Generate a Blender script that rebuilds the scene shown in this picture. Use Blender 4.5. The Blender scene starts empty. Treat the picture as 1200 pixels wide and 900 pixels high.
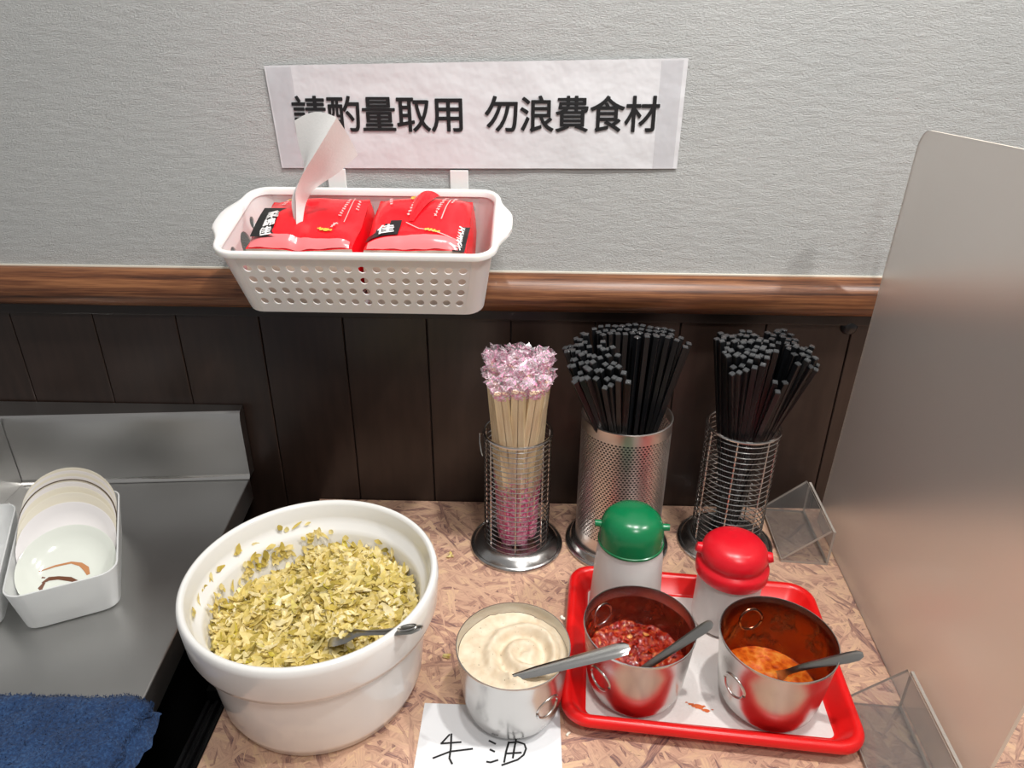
import bpy, bmesh, math, random
from math import sin, cos, pi, radians, sqrt, atan2
from mathutils import Vector, Matrix, noise

sc = bpy.context.scene
col = sc.collection
random.seed(7)

# ------------------------------------------------------------------ camera
cam = bpy.data.objects.new('camera', bpy.data.cameras.new('camera'))
col.objects.link(cam)
PITCH, YAW, ROLL = 0.4523, -0.0187, 0.0086
fw = Vector((sin(YAW)*cos(PITCH), cos(YAW)*cos(PITCH), -sin(PITCH)))
rt = Vector((cos(YAW), -sin(YAW), 0)); up = rt.cross(fw)
r2 = rt*cos(ROLL) + up*sin(ROLL); u2 = up*cos(ROLL) - rt*sin(ROLL)
cam.matrix_world = Matrix(((r2.x, u2.x, -fw.x, 0.0), (r2.y, u2.y, -fw.y, -0.7858), (r2.z, u2.z, -fw.z, 0.5573), (0, 0, 0, 1)))
cam.data.sensor_width = 36.0
cam.data.lens = 36.0*832/1200
cam.data.clip_start = 0.01
sc.camera = cam

# ------------------------------------------------------------------ world, lamps, exposure
w = bpy.data.worlds.new('room_light'); sc.world = w; w.use_nodes = True
w.node_tree.nodes['Background'].inputs[0].default_value = (1.0, 0.985, 0.975, 1)
w.node_tree.nodes['Background'].inputs[1].default_value = 0.30

def lamp(name, loc, target, size, watt, colr=(1, 0.975, 0.94), spread=150):
    l = bpy.data.lights.new(name, 'AREA'); l.shape = 'DISK'; l.size = size; l.energy = watt; l.color = colr
    l.spread = radians(spread)
    o = bpy.data.objects.new(name, l); col.objects.link(o); o.location = loc
    o.rotation_euler = (Vector(target)-Vector(loc)).to_track_quat('-Z', 'Y').to_euler()
    return o
lamp('ceiling_spot', (0.30, -0.46, 1.45), (0.05, -0.15, 0.1), 0.055, 6.0)
lamp('ceiling_spot', (-0.06, -0.38, 1.55), (-0.06, -0.2, 0.1), 0.055, 3.6)
lamp('ceiling_spot', (0.95, -0.50, 1.50), (0.3, -0.15, 0.2), 0.055, 6.5)
lamp('front_fill', (0.35, -1.25, 1.6), (0.0, -0.1, 0.25), 0.25, 6.5)  # unseen larger lamp, added as fill from the front

vs = sc.view_settings
vs.view_transform = 'Standard'; vs.look = 'None'; vs.gamma = 1; vs.use_curve_mapping = False
vs.exposure = 0.0

# ------------------------------------------------------------------ materials
class NT:
    def __init__(s, name):
        s.m = bpy.data.materials.new(name); s.m.use_nodes = True
        s.t = s.m.node_tree; s.n = s.t.nodes; s.p = s.n['Principled BSDF']; s.out = s.n['Material Output']
    def add(s, kind, **kw):
        n = s.n.new(kind)
        for k, v in kw.items():
            if k.startswith('i_'):
                key = k[2:]; key = int(key) if key.isdigit() else key.replace('_', ' ')
                n.inputs[key].default_value = v
            else: setattr(n, k, v)
        return n
    def link(s, a, b): s.t.links.new(a, b)
    def coord(s, scale=(1, 1, 1), rot=(0, 0, 0)):
        tc = s.add('ShaderNodeTexCoord'); mp = s.add('ShaderNodeMapping')
        mp.inputs['Scale'].default_value = scale; mp.inputs['Rotation'].default_value = rot
        s.link(tc.outputs['Object'], mp.inputs[0]); return mp.outputs[0]
    def noise(s, vec, scale, detail=3, rough=.5):
        n = s.add('ShaderNodeTexNoise'); n.inputs['Scale'].default_value = scale
        n.inputs['Detail'].default_value = detail; n.inputs['Roughness'].default_value = rough
        if vec is not None: s.link(vec, n.inputs['Vector'])
        return n.outputs['Fac']
    def ramp(s, fac, stops):
        r = s.add('ShaderNodeValToRGB'); e = r.color_ramp.elements
        while len(e) < len(stops): e.new(0.5)
        for el, (p, c) in zip(e, stops):
            el.position = p; el.color = (*c, 1) if len(c) == 3 else c
        s.link(fac, r.inputs[0]); return r.outputs[0]
    def bump(s, h, strength=.3, dist=.001, nrm=None):
        b = s.add('ShaderNodeBump'); b.inputs['Strength'].default_value = strength; b.inputs['Distance'].default_value = dist
        s.link(h, b.inputs['Height'])
        if nrm is not None: s.link(nrm, b.inputs['Normal'])
        s.link(b.outputs[0], s.p.inputs['Normal']); return b.outputs[0]
    def facing(s, lo, hi):
        lw = s.add('ShaderNodeLayerWeight'); lw.inputs[0].default_value = .5
        pw = s.add('ShaderNodeMath', operation='POWER'); s.link(lw.outputs['Facing'], pw.inputs[0]); pw.inputs[1].default_value = 4
        ma = s.add('ShaderNodeMath', operation='MULTIPLY_ADD'); s.link(pw.outputs[0], ma.inputs[0]); ma.inputs[1].default_value = hi; ma.inputs[2].default_value = lo
        return ma.outputs[0]
    def base(s, o): s.link(o, s.p.inputs['Base Color'])

def plain(name, c, rough=.5, metal=0., spec=.5, **kw):
    t = NT(name); p = t.p
    p.inputs['Base Color'].default_value = (*c, 1); p.inputs['Roughness'].default_value = rough
    p.inputs['Metallic'].default_value = metal; p.inputs['Specular IOR Level'].default_value = spec
    for k, v in kw.items(): p.inputs[k.replace('_', ' ')].default_value = v
    return t.m

def m_plaster():
    t = NT('plaster'); t.p.inputs['Roughness'].default_value = .75
    v = t.coord((1, 1, 2.4)); v2 = t.coord((.35, 1, 1))
    n1 = t.noise(v, 360, 4, .7); n2 = t.noise(v2, 120, 3, .6); n3 = t.noise(t.coord(), 3, 2)
    t.base(t.ramp(n3, [(.3, (.50, .515, .51)), (.7, (.56, .57, .56))]))
    mx = t.add('ShaderNodeMath', operation='ADD'); t.link(n1, mx.inputs[0]); t.link(n2, mx.inputs[1])
    t.bump(mx.outputs[0], 1.0, .0026)
    return t.m
def m_panel():
    t = NT('dark_panel'); t.p.inputs['Roughness'].default_value = .33
    t.base(t.ramp(t.noise(t.coord((6, 1, 1)), 14, 4), [(.3, (.020, .012, .009)), (.7, (.033, .019, .0145))]))
    t.bump(t.noise(t.coord(), 60, 3), .06, .001); return t.m
def m_rail():
    t = NT('varnished_wood'); t.p.inputs['Roughness'].default_value = .36
    g = t.noise(t.coord((1, 26, 40)), 5, 6, .62); g2 = t.noise(t.coord((2, 60, 120)), 12, 3, .6)
    mx = t.add('ShaderNodeMath', operation='MULTIPLY_ADD'); t.link(g2, mx.inputs[0]); mx.inputs[1].default_value = .45; t.link(g, mx.inputs[2])
    t.base(t.ramp(mx.outputs[0], [(.52, (.030, .010, .005)), (.68, (.13, .045, .018)), (.88, (.28, .115, .046))]))
    t.bump(g2, .12, .0006); return t.m
def m_osb():
    t = NT('strand_board'); t.p.inputs['Roughness'].default_value = .36
    cur = None
    for i, (ang, sx, sy) in enumerate(((.35, 20, 190), (1.35, 24, 230), (2.3, 19, 200), (2.95, 27, 180), (.9, 22, 240))):
        tc = t.add('ShaderNodeTexCoord'); mp = t.add('ShaderNodeMapping'); mp.vector_type = 'POINT'
        mp.inputs['Rotation'].default_value = (0, 0, ang); t.link(tc.outputs['Object'], mp.inputs[0])
        m2 = t.add('ShaderNodeMapping'); m2.inputs['Scale'].default_value = (sx, sy, 1); m2.inputs['Location'].default_value = (i*3.7, i*1.9, 0)
        wv = t.add('ShaderNodeTexNoise'); wv.inputs['Scale'].default_value = 40; t.link(tc.outputs['Object'], wv.inputs['Vector'])
        ad = t.add('ShaderNodeVectorMath', operation='MULTIPLY_ADD'); t.link(wv.outputs['Color'], ad.inputs[0])
        ad.inputs[1].default_value = (.007, .007, 0); t.link(mp.outputs[0], ad.inputs[2]); t.link(ad.outputs[0], m2.inputs[0])
        vo = t.add('ShaderNodeTexVoronoi'); vo.voronoi_dimensions = '2D'; vo.inputs['Scale'].default_value = 1; t.link(m2.outputs[0], vo.inputs['Vector'])
        sp = t.add('ShaderNodeSeparateColor'); t.link(vo.outputs['Color'], sp.inputs[0])
        gr = t.noise(m2.outputs[0], 2.6, 5, .72)
        # tone of this layer: cell random + grain
        tone = t.add('ShaderNodeMath', operation='MULTIPLY_ADD'); t.link(gr, tone.inputs[0]); tone.inputs[1].default_value = .95; sc_ = t.add('ShaderNodeMath', operation='MULTIPLY'); sc_.inputs[1].default_value = .42; t.link(sp.outputs[1], sc_.inputs[0]); t.link(sc_.outputs[0], tone.inputs[2])
        if cur is None: cur = (sp.outputs[0], tone.outputs[0])
        else:
            gt = t.add('ShaderNodeMath', operation='GREATER_THAN'); t.link(sp.outputs[0], gt.inputs[0]); t.link(cur[0], gt.inputs[1])
            mxp = t.add('ShaderNodeMath', operation='MAXIMUM'); t.link(sp.outputs[0], mxp.inputs[0]); t.link(cur[0], mxp.inputs[1])
            mx = t.add('ShaderNodeMix'); t.link(gt.outputs[0], mx.inputs[0]); t.link(cur[1], mx.inputs[2]); t.link(tone.outputs[0], mx.inputs[3])
            cur = (mxp.outputs[0], mx.outputs[0])
    c = t.ramp(cur[1], [(.38, (.15, .09, .10)), (.48, (.36, .20, .155)), (.61, (.54, .325, .235)), (.80, (.66, .42, .295)), (.97, (.74, .51, .31))])
    # fine dark flecks
    fl = t.noise(t.coord((1, 2.6, 1), (0, 0, .5)), 95, 5, .7)
    fm = t.ramp(fl, [(.30, (.35, .3, .32)), (.40, (1, 1, 1))])
    mu = t.add('ShaderNodeMix', data_type='RGBA', blend_type='MULTIPLY'); mu.inputs[0].default_value = .8
    t.link(c, mu.inputs[6]); t.link(fm, mu.inputs[7]); t.base(mu.outputs[2])
    t.bump(cur[1], .12, .0006); return t.m
def m_steel(name, c=(.56, .555, .545), rough=.27, brushed=None, bscale=60, bmp=.04):
    t = NT(name); t.p.inputs['Metallic'].default_value = 1; t.p.inputs['Base Color'].default_value = (*c, 1)
    n = t.noise(t.coord(brushed or (1, 1, 1)), bscale, 4, .6)
    r = t.add('ShaderNodeMapRange'); r.inputs[3].default_value = rough*.8; r.inputs[4].default_value = rough*1.25
    t.link(n, r.inputs[0]); t.link(r.outputs[0], t.p.inputs['Roughness'])
    t.bump(n, bmp, .0004); return t.m
def m_mixtrans(name, c, trans, rough=.4, haze=.3, ior=1.2):
    """milky plastic sheet: rough see-through plus a diffuse veil"""
    t = NT(name); t.n.remove(t.p)
    rf = t.add('ShaderNodeBsdfRefraction', i_Roughness=rough, i_IOR=ior); rf.inputs[0].default_value = (*c, 1)
    df = t.add('ShaderNodeBsdfDiffuse'); df.inputs[0].default_value = (*c, 1)
    tl = t.add('ShaderNodeBsdfTranslucent'); tl.inputs[0].default_value = (*c, 1)
    gl = t.add('ShaderNodeBsdfGlossy', i_Roughness=max(.1, rough*.7))
    m1 = t.add('ShaderNodeMixShader', i_0=.5); t.link(df.outputs[0], m1.inputs[1]); t.link(tl.outputs[0], m1.inputs[2])
    m2 = t.add('ShaderNodeMixShader', i_0=haze); t.link(rf.outputs[0], m2.inputs[1]); t.link(m1.outputs[0], m2.inputs[2])
    fr = t.facing(.03, .5); m3 = t.add('ShaderNodeMixShader')
    t.link(fr, m3.inputs[0]); t.link(m2.outputs[0], m3.inputs[1]); t.link(gl.outputs[0], m3.inputs[2])
    t.link(m3.outputs[0], t.out.inputs[0]); return t.m
def m_film(name, c=(.98, .98, .98), vis=.25, rough=.12, mask=None):
    """thin clear film: mostly transparent, a little gloss; optional printed specks"""
    t = NT(name); t.n.remove(t.p)
    tr = t.add('ShaderNodeBsdfTransparent'); tr.inputs[0].default_value = (*c, 1)
    gl = t.add('ShaderNodeBsdfGlossy', i_Roughness=rough)
    df = t.add('ShaderNodeBsdfDiffuse'); df.inputs[0].default_value = (*c, 1)
    a = t.add('ShaderNodeMixShader', i_0=.6); t.link(gl.outputs[0], a.inputs[1]); t.link(df.outputs[0], a.inputs[2])
    b = t.add('ShaderNodeMixShader', i_0=vis); t.link(tr.outputs[0], b.inputs[1]); t.link(a.outputs[0], b.inputs[2])
    res = b.outputs[0]
    if mask:
        pc, zlo, zhi = mask
        ink = t.add('ShaderNodeBsdfPrincipled', i_Roughness=.3); 
        tc = t.add('ShaderNodeTexCoord'); sep = t.add('ShaderNodeSeparateXYZ'); t.link(tc.outputs['Object'], sep.inputs[0])
        mr = t.add('ShaderNodeMapRange'); mr.inputs[1].default_value = zlo; mr.inputs[2].default_value = zhi; mr.inputs[3].default_value = .62; mr.inputs[4].default_value = -.05
        t.link(sep.outputs[2], mr.inputs[0])
        n = t.noise(t.coord(), 330, 2, .5)
        th = t.add('ShaderNodeMath', operation='LESS_THAN'); t.link(n, th.inputs[0]); t.link(mr.outputs[0], th.inputs[1])
        n2 = t.noise(t.coord(), 260, 2, .5)
        t.link(t.ramp(n2, [(.45, pc[0]), (.55, pc[1])]), ink.inputs['Base Color'])
        c2 = t.add('ShaderNodeMixShader'); t.link(th.outputs[0], c2.inputs[0]); t.link(res, c2.inputs[1]); t.link(ink.outputs[0], c2.inputs[2]); res = c2.outputs[0]
    t.link(res, t.out.inputs[0]); return t.m
def m_milky(name, c, clear):
    t = NT(name); p = t.p; p.inputs['Base Color'].default_value = (*c, 1); p.inputs['Roughness'].default_value = .3
    tl = t.add('ShaderNodeBsdfTranslucent'); tl.inputs[0].default_value = (*c, 1)
    tr = t.add('ShaderNodeBsdfTransparent')
    a = t.add('ShaderNodeMixShader', i_0=.25); t.link(p.outputs[0], a.inputs[1]); t.link(tl.outputs[0], a.inputs[2])
    b = t.add('ShaderNodeMixShader', i_0=clear); t.link(a.outputs[0], b.inputs[1]); t.link(tr.outputs[0], b.inputs[2])
    t.link(b.outputs[0], t.out.inputs[0]); return t.m
def m_acrylic():
    t = NT('clear_acrylic'); t.n.remove(t.p)
    tr = t.add('ShaderNodeBsdfTransparent'); tr.inputs[0].default_value = (.91, .905, .90, 1)
    gl = t.add('ShaderNodeBsdfGlossy', i_Roughness=.06)
    df = t.add('ShaderNodeBsdfDiffuse'); df.inputs[0].default_value = (.62, .6, .58, 1)
    hz = t.add('ShaderNodeMixShader', i_0=.09); t.link(tr.outputs[0], hz.inputs[1]); t.link(df.outputs[0], hz.inputs[2])
    fr = t.facing(.03, .6); mx = t.add('ShaderNodeMixShader')
    t.link(fr, mx.inputs[0]); t.link(hz.outputs[0], mx.inputs[1]); t.link(gl.outputs[0], mx.inputs[2])
    t.link(mx.outputs[0], t.out.inputs[0]); return t.m
def m_island(name, stops, rough=.35, bump=120, trans=0):
    t = NT(name); g = t.add('ShaderNodeNewGeometry')
    t.p.inputs['Roughness'].default_value = rough
    cr = t.ramp(g.outputs['Random Per Island'], stops)
    n = t.noise(t.coord(), bump, 3)
    mm = t.ramp(n, [(.3, (.80, .77, .66)), (.65, (1.08, 1.06, 1.0))])
    mu = t.add('ShaderNodeMix', data_type='RGBA', blend_type='MULTIPLY'); mu.inputs[0].default_value = 1
    t.link(cr, mu.inputs[6]); t.link(mm, mu.inputs[7]); t.base(mu.outputs[2])
    t.bump(n, .35, .0015)
    if trans:
        tl = t.add('ShaderNodeBsdfTranslucent'); t.link(mu.outputs[2], tl.inputs[0])
        mx = t.add('ShaderNodeMixShader', i_0=trans); t.link(t.p.outputs[0], mx.inputs[1]); t.link(tl.outputs[0], mx.inputs[2]); t.link(mx.outputs[0], t.out.inputs[0])
    return t.m
def m_chili(name, stops, scale, rough=.12, b=.6):
    t = NT(name); t.p.inputs['Roughness'].default_value = rough
    vo = t.add('ShaderNodeTexVoronoi'); vo.inputs['Scale'].default_value = scale; t.link(t.coord(), vo.inputs['Vector'])
    n = t.noise(t.coord(), scale*.6, 5, .65)
    mx = t.add('ShaderNodeMath', operation='MULTIPLY_ADD'); t.link(vo.outputs['Distance'], mx.inputs[0]); mx.inputs[1].default_value = .5; t.link(n, mx.inputs[2])
    t.base(t.ramp(mx.outputs[0], stops)); t.bump(mx.outputs[0], b, .004)
    t.p.inputs['Coat Weight'].default_value = .5; t.p.inputs['Coat Roughness'].default_value = .05
    return t.m
def m_residue_reflection(name, c1, c2, lo, hi):
    """dried oil film plus painted-in sauce reflection: brown-red glaze with drops, bare metal between"""
    t = NT(name); n = t.noise(t.coord(), 55, 5, .7)
    t.p.inputs['Roughness'].default_value = .25
    t.base(t.ramp(t.noise(t.coord(), 120, 4), [(.35, c1), (.65, c2)]))
    tr = t.add('ShaderNodeBsdfTransparent'); mx = t.add('ShaderNodeMixShader')
    tr.inputs[0].default_value = (.72, .45, .36, 1)
    t.link(t.ramp(n, [(lo, (0, 0, 0)), (hi, (1, 1, 1))]), mx.inputs[0]); t.link(tr.outputs[0], mx.inputs[1]); t.link(t.p.outputs[0], mx.inputs[2])
    t.link(mx.outputs[0], t.out.inputs[0]); return t.m
def m_tissue():
    t = NT('tissue'); t.p.inputs['Base Color'].default_value = (.86, .85, .83, 1); t.p.inputs['Roughness'].default_value = .9
    t.bump(t.noise(t.coord(), 500, 3), .3, .0006); return t.m
def m_paper(name, c, b=.25):
    t = NT(name); t.p.inputs['Base Color'].default_value = (*c, 1); t.p.inputs['Roughness'].default_value = .55
    t.bump(t.noise(t.coord(), 26, 3), b, .006); return t.m
def m_towel():
    t = NT('terry_blue'); t.p.inputs['Roughness'].default_value = .95; t.p.inputs['Sheen Weight'].default_value = .05
    n = t.noise(t.coord(), 420, 4, .7); n2 = t.noise(t.coord(), 22, 3)
    mx = t.add('ShaderNodeMath', operation='MULTIPLY_ADD'); t.link(n2, mx.inputs[0]); mx.inputs[1].default_value = .4; t.link(n, mx.inputs[2])
    t.base(t.ramp(mx.outputs[0], [(.45, (.003, .013, .045)), (.72, (.009, .040, .125)), (.95, (.035, .10, .24))]))
    t.bump(n, .8, .003); return t.m
def m_liner():
    t = NT('napkin_liner'); t.p.inputs['Roughness'].default_value = .8
    n = t.noise(t.coord(), 14, 3); t.base(t.ramp(n, [(.4, (.80, .74, .71)), (.65, (.86, .83, .81))]))
    vo = t.add('ShaderNodeTexVoronoi'); vo.inputs['Scale'].default_value = 330; t.link(t.coord(), vo.inputs['Vector'])
    t.bump(vo.outputs['Distance'], .3, .001); return t.m
def m_pale_wood():
    t = NT('pale_bamboo'); t.p.inputs['Roughness'].default_value = .6
    t.base(t.ramp(t.noise(t.coord((30, 30, 1)), 25, 4), [(.3, (.70, .53, .29)), (.7, (.88, .74, .48))])); return t.m
def m_tallow():
    t = NT('beef_tallow'); t.p.inputs['Roughness'].default_value = .5; t.p.inputs['Subsurface Weight'].default_value = .15
    t.p.inputs['Subsurface Radius'].default_value = (.004, .003, .002)
    n = t.noise(t.coord(), 90, 4); f = t.noise(t.coord(), 260, 2, .8)
    c = t.ramp(n, [(.3, (.62, .49, .34)), (.7, (.73, .63, .48))])
    fm = t.ramp(f, [(.27, (.25, .2, .15)), (.32, (1, 1, 1))])
    mu = t.add('ShaderNodeMix', data_type='RGBA', blend_type='MULTIPLY'); mu.inputs[0].default_value = .8
    t.link(c, mu.inputs[6]); t.link(fm, mu.inputs[7]); t.base(mu.outputs[2]); t.bump(n, .3, .002); return t.m

M = dict(
    plaster=m_plaster(), panel=m_panel(), rail=m_rail(), osb=m_osb(),
    seam=plain('seam_black', (.006, .005, .005), .7),
    caulk=plain('caulk', (.72, .68, .58), .6),
    strip=plain('dark_strip', (.016, .010, .008), .4),
    cabinet=plain('cabinet_black', (.008, .008, .008), .45),
    rib=plain('black_metal', (.012, .012, .013), .32),
    floor=plain('dark_floor', (.02, .018, .017), .7),
    ctop=m_steel('counter_steel', (.56, .555, .545), .34, (1, 1, 1), 9),
    steel=m_steel('cup_steel', (.56, .55, .535), .25, (1, 1, 1), 20, .01),
    bright=m_steel('bright_steel', (.66, .65, .63), .16),
    perf=m_steel('perforated_steel', (.70, .655, .62), .36),
    basesteel=m_steel('base_steel', (.52, .51, .50), .22),
    spoon=m_steel('spoon_steel', (.42, .41, .39), .3),
    frost=m_mixtrans('frosted_acrylic', (.955, .93, .905), 1, .36, .22, 1.3),
    edge=plain('sheet_edge', (.80, .72, .62), .35),
    acrylic=m_acrylic(), acedge=plain('acrylic_edge', (.42, .38, .34), .3),
    ceramic=plain('white_glaze', (.78, .77, .745), .16, Coat_Weight=.3),
    white=plain('white_plastic', (.80, .775, .755), .32, Subsurface_Weight=.08),
    binw=m_milky('milky_plastic', (.90, .91, .905), .10),
    bottle=m_milky('bottle_plastic', (.92, .885, .865), .10),
    red=plain('red_plastic', (.78, .008, .008), .3),
    green=plain('green_plastic', (.004, .16, .055), .25),
    capred=plain('cap_red', (.75, .008, .02), .3),
    pack=plain('pack_red', (.82, .006, .014), .26),
    packside=plain('pack_clear_side', (.70, .58, .50), .25), packfilm=plain('pack_film', (.80, .20, .21), .2),
    blacklab=plain('black_print', (.008, .008, .008), .35),
    whiteink=plain('white_print', (.85, .83, .82), .5),
    pinkink=plain('pale_pink_print', (.84, .45, .45), .5),
    yellowink=plain('yellow_print', (.80, .50, .06), .5),
    ink=plain('black_ink', (.006, .006, .007), .5),
    sign=m_paper('sign_paper', (.66, .66, .68), .5), paper=m_paper('note_paper', (.80, .81, .83), .08),
    tape=m_film('clear_tape', (.93, .93, .94), .22, .2),
    tissue=m_tissue(), towel=m_towel(), liner=m_liner(),
    stick=plain('black_chopstick', (.0055, .006, .0072), .33, 0, .35), stickend=plain('chopstick_end', (.05, .052, .055), .2),
    wood=m_pale_wood(),
    wrap=m_film('printed_wrapper', (.99, .97, .97), .10, .15, (((.58, .05, .20), (.78, .38, .48)), .060, .150)),
    wraptop=m_film('wrapper_top', (.99, .94, .97), .30, .10, (((.84, .36, .55), (.93, .80, .85)), .198, .34)),
    greens=m_island('pickled_greens', [(0, (.30, .24, .05)), (.10, (.60, .47, .11)), (.4, (.80, .66, .24)), (.7, (.88, .76, .38)), (.88, (.92, .83, .55)), (1, (.66, .56, .06))], .3, 160, .30),
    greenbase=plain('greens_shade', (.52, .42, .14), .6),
    chili1=m_chili('chili_sauce', [(.3, (.07, .003, .002)), (.6, (.26, .008, .003)), (.85, (.40, .03, .008)), (.98, (.56, .13, .03))], 230, .08),
    chili2=m_chili('chili_oil', [(.3, (.12, .008, .002)), (.5, (.36, .035, .003)), (.75, (.62, .11, .008)), (.95, (.70, .24, .03))], 150, .06, .3),
    res1=m_residue_reflection('sauce_residue_reflection', (.10, .010, .005), (.22, .025, .008), .36, .62),
    res2=m_residue_reflection('oil_residue_reflection', (.10, .02, .008), (.26, .05, .012), .50, .66),
    tallow=m_tallow(),
    dishw=plain('dish_white', (.80, .77, .765), .16), dishc=plain('dish_cream', (.78, .735, .62), .18),
    dishg=plain('dish_celadon', (.72, .745, .68), .12), dishpaint=plain('dish_brown_paint', (.15, .055, .025), .3),
    dishpaint2=plain('dish_orange_paint', (.50, .22, .09), .3), dishline=plain('dish_dark_rim', (.10, .07, .045), .4),
    crumb=plain('tallow_crumb', (.85, .80, .68), .6), stain=plain('sauce_stain', (.70, .16, .05), .3),
)

# ------------------------------------------------------------------ mesh helpers
def mesh(name, V, F, mat, parent=None, smooth=True, sharp=None, mats=None, fm=None):
    me = bpy.data.meshes.new(name); me.from_pydata([tuple(v) for v in V], [], F)
    for m in (mats or [mat]): me.materials.append(m)
    if fm:
        for p, i in zip(me.polygons, fm): p.material_index = i
    bm = bmesh.new(); bm.from_mesh(me); bmesh.ops.recalc_face_normals(bm, faces=bm.faces); bm.to_mesh(me); bm.free()
    if smooth:
        me.polygons.foreach_set('use_smooth', [True]*len(me.polygons))
        me.set_sharp_from_angle(angle=radians(sharp if sharp else 40))
    o = bpy.data.objects.new(name, me); col.objects.link(o)
    if parent is not None: o.parent = parent
    return o
def tag(o, label=None, cat=None, group=None, kind=None):
    if label: o['label'] = label
    if cat: o['category'] = cat
    if group: o['group'] = group
    if kind: o['kind'] = kind
    return o
def thing(name, label, cat, loc=(0, 0, 0), rz=0, group=None, kind=None, mat4=None):
    o = bpy.data.objects.new(name, None); col.objects.link(o); o.empty_display_size = .02
    if mat4 is not None: o.matrix_world = mat4
    else: o.location = loc; o.rotation_euler = (0, 0, rz)
    return tag(o, label, cat, group, kind)
def copy_tree(o, parent=None):
    c = o.copy(); col.objects.link(c); c.parent = parent
    for ch in [x for x in col.objects if x.parent == o]: copy_tree(ch, c)
    return c
class B:
    """collects shapes into one mesh"""
    def __init__(s): s.V = []; s.F = []
    def add(s, V, F):
        k = len(s.V); s.V += [Vector(v) for v in V]; s.F += [tuple(i+k for i in f) for f in F]; return s
    def box(s, x0, x1, y0, y1, z0, z1, M4=None):
        V = [Vector((x, y, z)) for z in (z0, z1) for y in (y0, y1) for x in (x0, x1)]
        if M4 is not None: V = [M4 @ v for v in V]
        return s.add(V, [(0, 2, 3, 1), (4, 5, 7, 6), (0, 1, 5, 4), (2, 6, 7, 3), (0, 4, 6, 2), (1, 3, 7, 5)])
    def rings(s, R, closed=True, cap0=False, cap1=False):
        n = len(R[0]); V = [p for r in R for p in r]; F = []
        for i in range(len(R)-1):
            for j in range(n if closed else n-1):
                k = (j+1) % n; F.append((i*n+j, i*n+k, (i+1)*n+k, (i+1)*n+j))
        if cap0: F.append(tuple(range(n))[::-1])
        if cap1: F.append(tuple((len(R)-1)*n+j for j in range(n)))
        return s.add(V, F)
    def lathe(s, prof, n=48, M4=None, cx=0, cy=0):
        R = []
        for r, z in prof:
            R.append([Vector((cx+max(r, 1e-5)*cos(2*pi*j/n), cy+max(r, 1e-5)*sin(2*pi*j/n), z)) for j in range(n)])
        if M4 is not None: R = [[M4 @ p for p in r] for r in R]
        return s.rings(R)
    def tube(s, pts, r, n=6, closed=False):
        pts = [Vector(p) for p in pts]; R = []; m = len(pts)
        for i, p in enumerate(pts):
            a = pts[(i-1) % m] if closed or i > 0 else p; b = pts[(i+1) % m] if closed or i < m-1 else p
            d = (b-a).normalized(); u = d.orthogonal() if abs(d.z) > .99 else d.cross(Vector((0, 0, 1)))
            u.normalize(); v = d.cross(u); rr = r[i] if isinstance(r, (list, tuple)) else r
            R.append([p+u*rr*cos(2*pi*k/n)+v*rr*sin(2*pi*k/n) for k in range(n)])
        if closed: R.append(R[0]); return s.rings(R)
        return s.rings(R, True, True, True)
    def ribbon(s, pts, wd, nrm):
        pts = [Vector(p) for p in pts]; N = Vector(nrm); L = []
        for i, p in enumerate(pts):
            d = (pts[min(i+1, len(pts)-1)]-pts[max(i-1, 0)]).normalized(); q = N.cross(d).normalized()*wd/2
            if i == 0: p = p-d*wd*.3
            if i == len(pts)-1: p = p+d*wd*.3
            L.append((p-q, p+q))
        return s.add([v for l in L for v in l], [(2*i, 2*i+1, 2*i+3, 2*i+2) for i in range(len(L)-1)])
    def grid(s, fn, nu, nv):
        V = [fn(i/nu, j/nv) for j in range(nv+1) for i in range(nu+1)]
        return s.add(V, [(j*(nu+1)+i, j*(nu+1)+i+1, (j+1)*(nu+1)+i+1, (j+1)*(nu+1)+i) for j in range(nv) for i in range(nu)])
    def obj(s, name, mat, parent=None, **kw): return mesh(name, s.V, s.F, mat, parent, **kw)
def solid(o, th, off=0):
    m = o.modifiers.new('thickness', 'SOLIDIFY'); m.thickness = th; m.offset = off
    e = o.modifiers.new('split', 'EDGE_SPLIT'); e.split_angle = radians(42); return o
def bev(o, wd, seg=2):
    m = o.modifiers.new('bevel', 'BEVEL'); m.width = wd; m.segments = seg; m.limit_method = 'ANGLE'; m.angle_limit = radians(40); return o
def rrect(x0, x1, y0, y1, r, z=0, k=6):
    out = []
    for cx, cy, a0 in ((x1-r, y1-r, 0), (x0+r, y1-r, pi/2), (x0+r, y0+r, pi), (x1-r, y0+r, 1.5*pi)):
        for i in range(k+1):
            a = a0+pi/2*i/k; out.append(Vector((cx+r*cos(a), cy+r*sin(a), z)))
    return out
def nz(p, s=1.0): return noise.noise(Vector(p)*s)
def frame(o, x, z):
    """matrix with local x along x and local z near z"""
    X = Vector(x).normalized(); Y = Vector(z).cross(X).normalized(); Z = X.cross(Y)
    return Matrix(((X.x, Y.x, Z.x, o[0]), (X.y, Y.y, Z.y, o[1]), (X.z, Y.z, Z.z, o[2]), (0, 0, 0, 1)))
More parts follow.
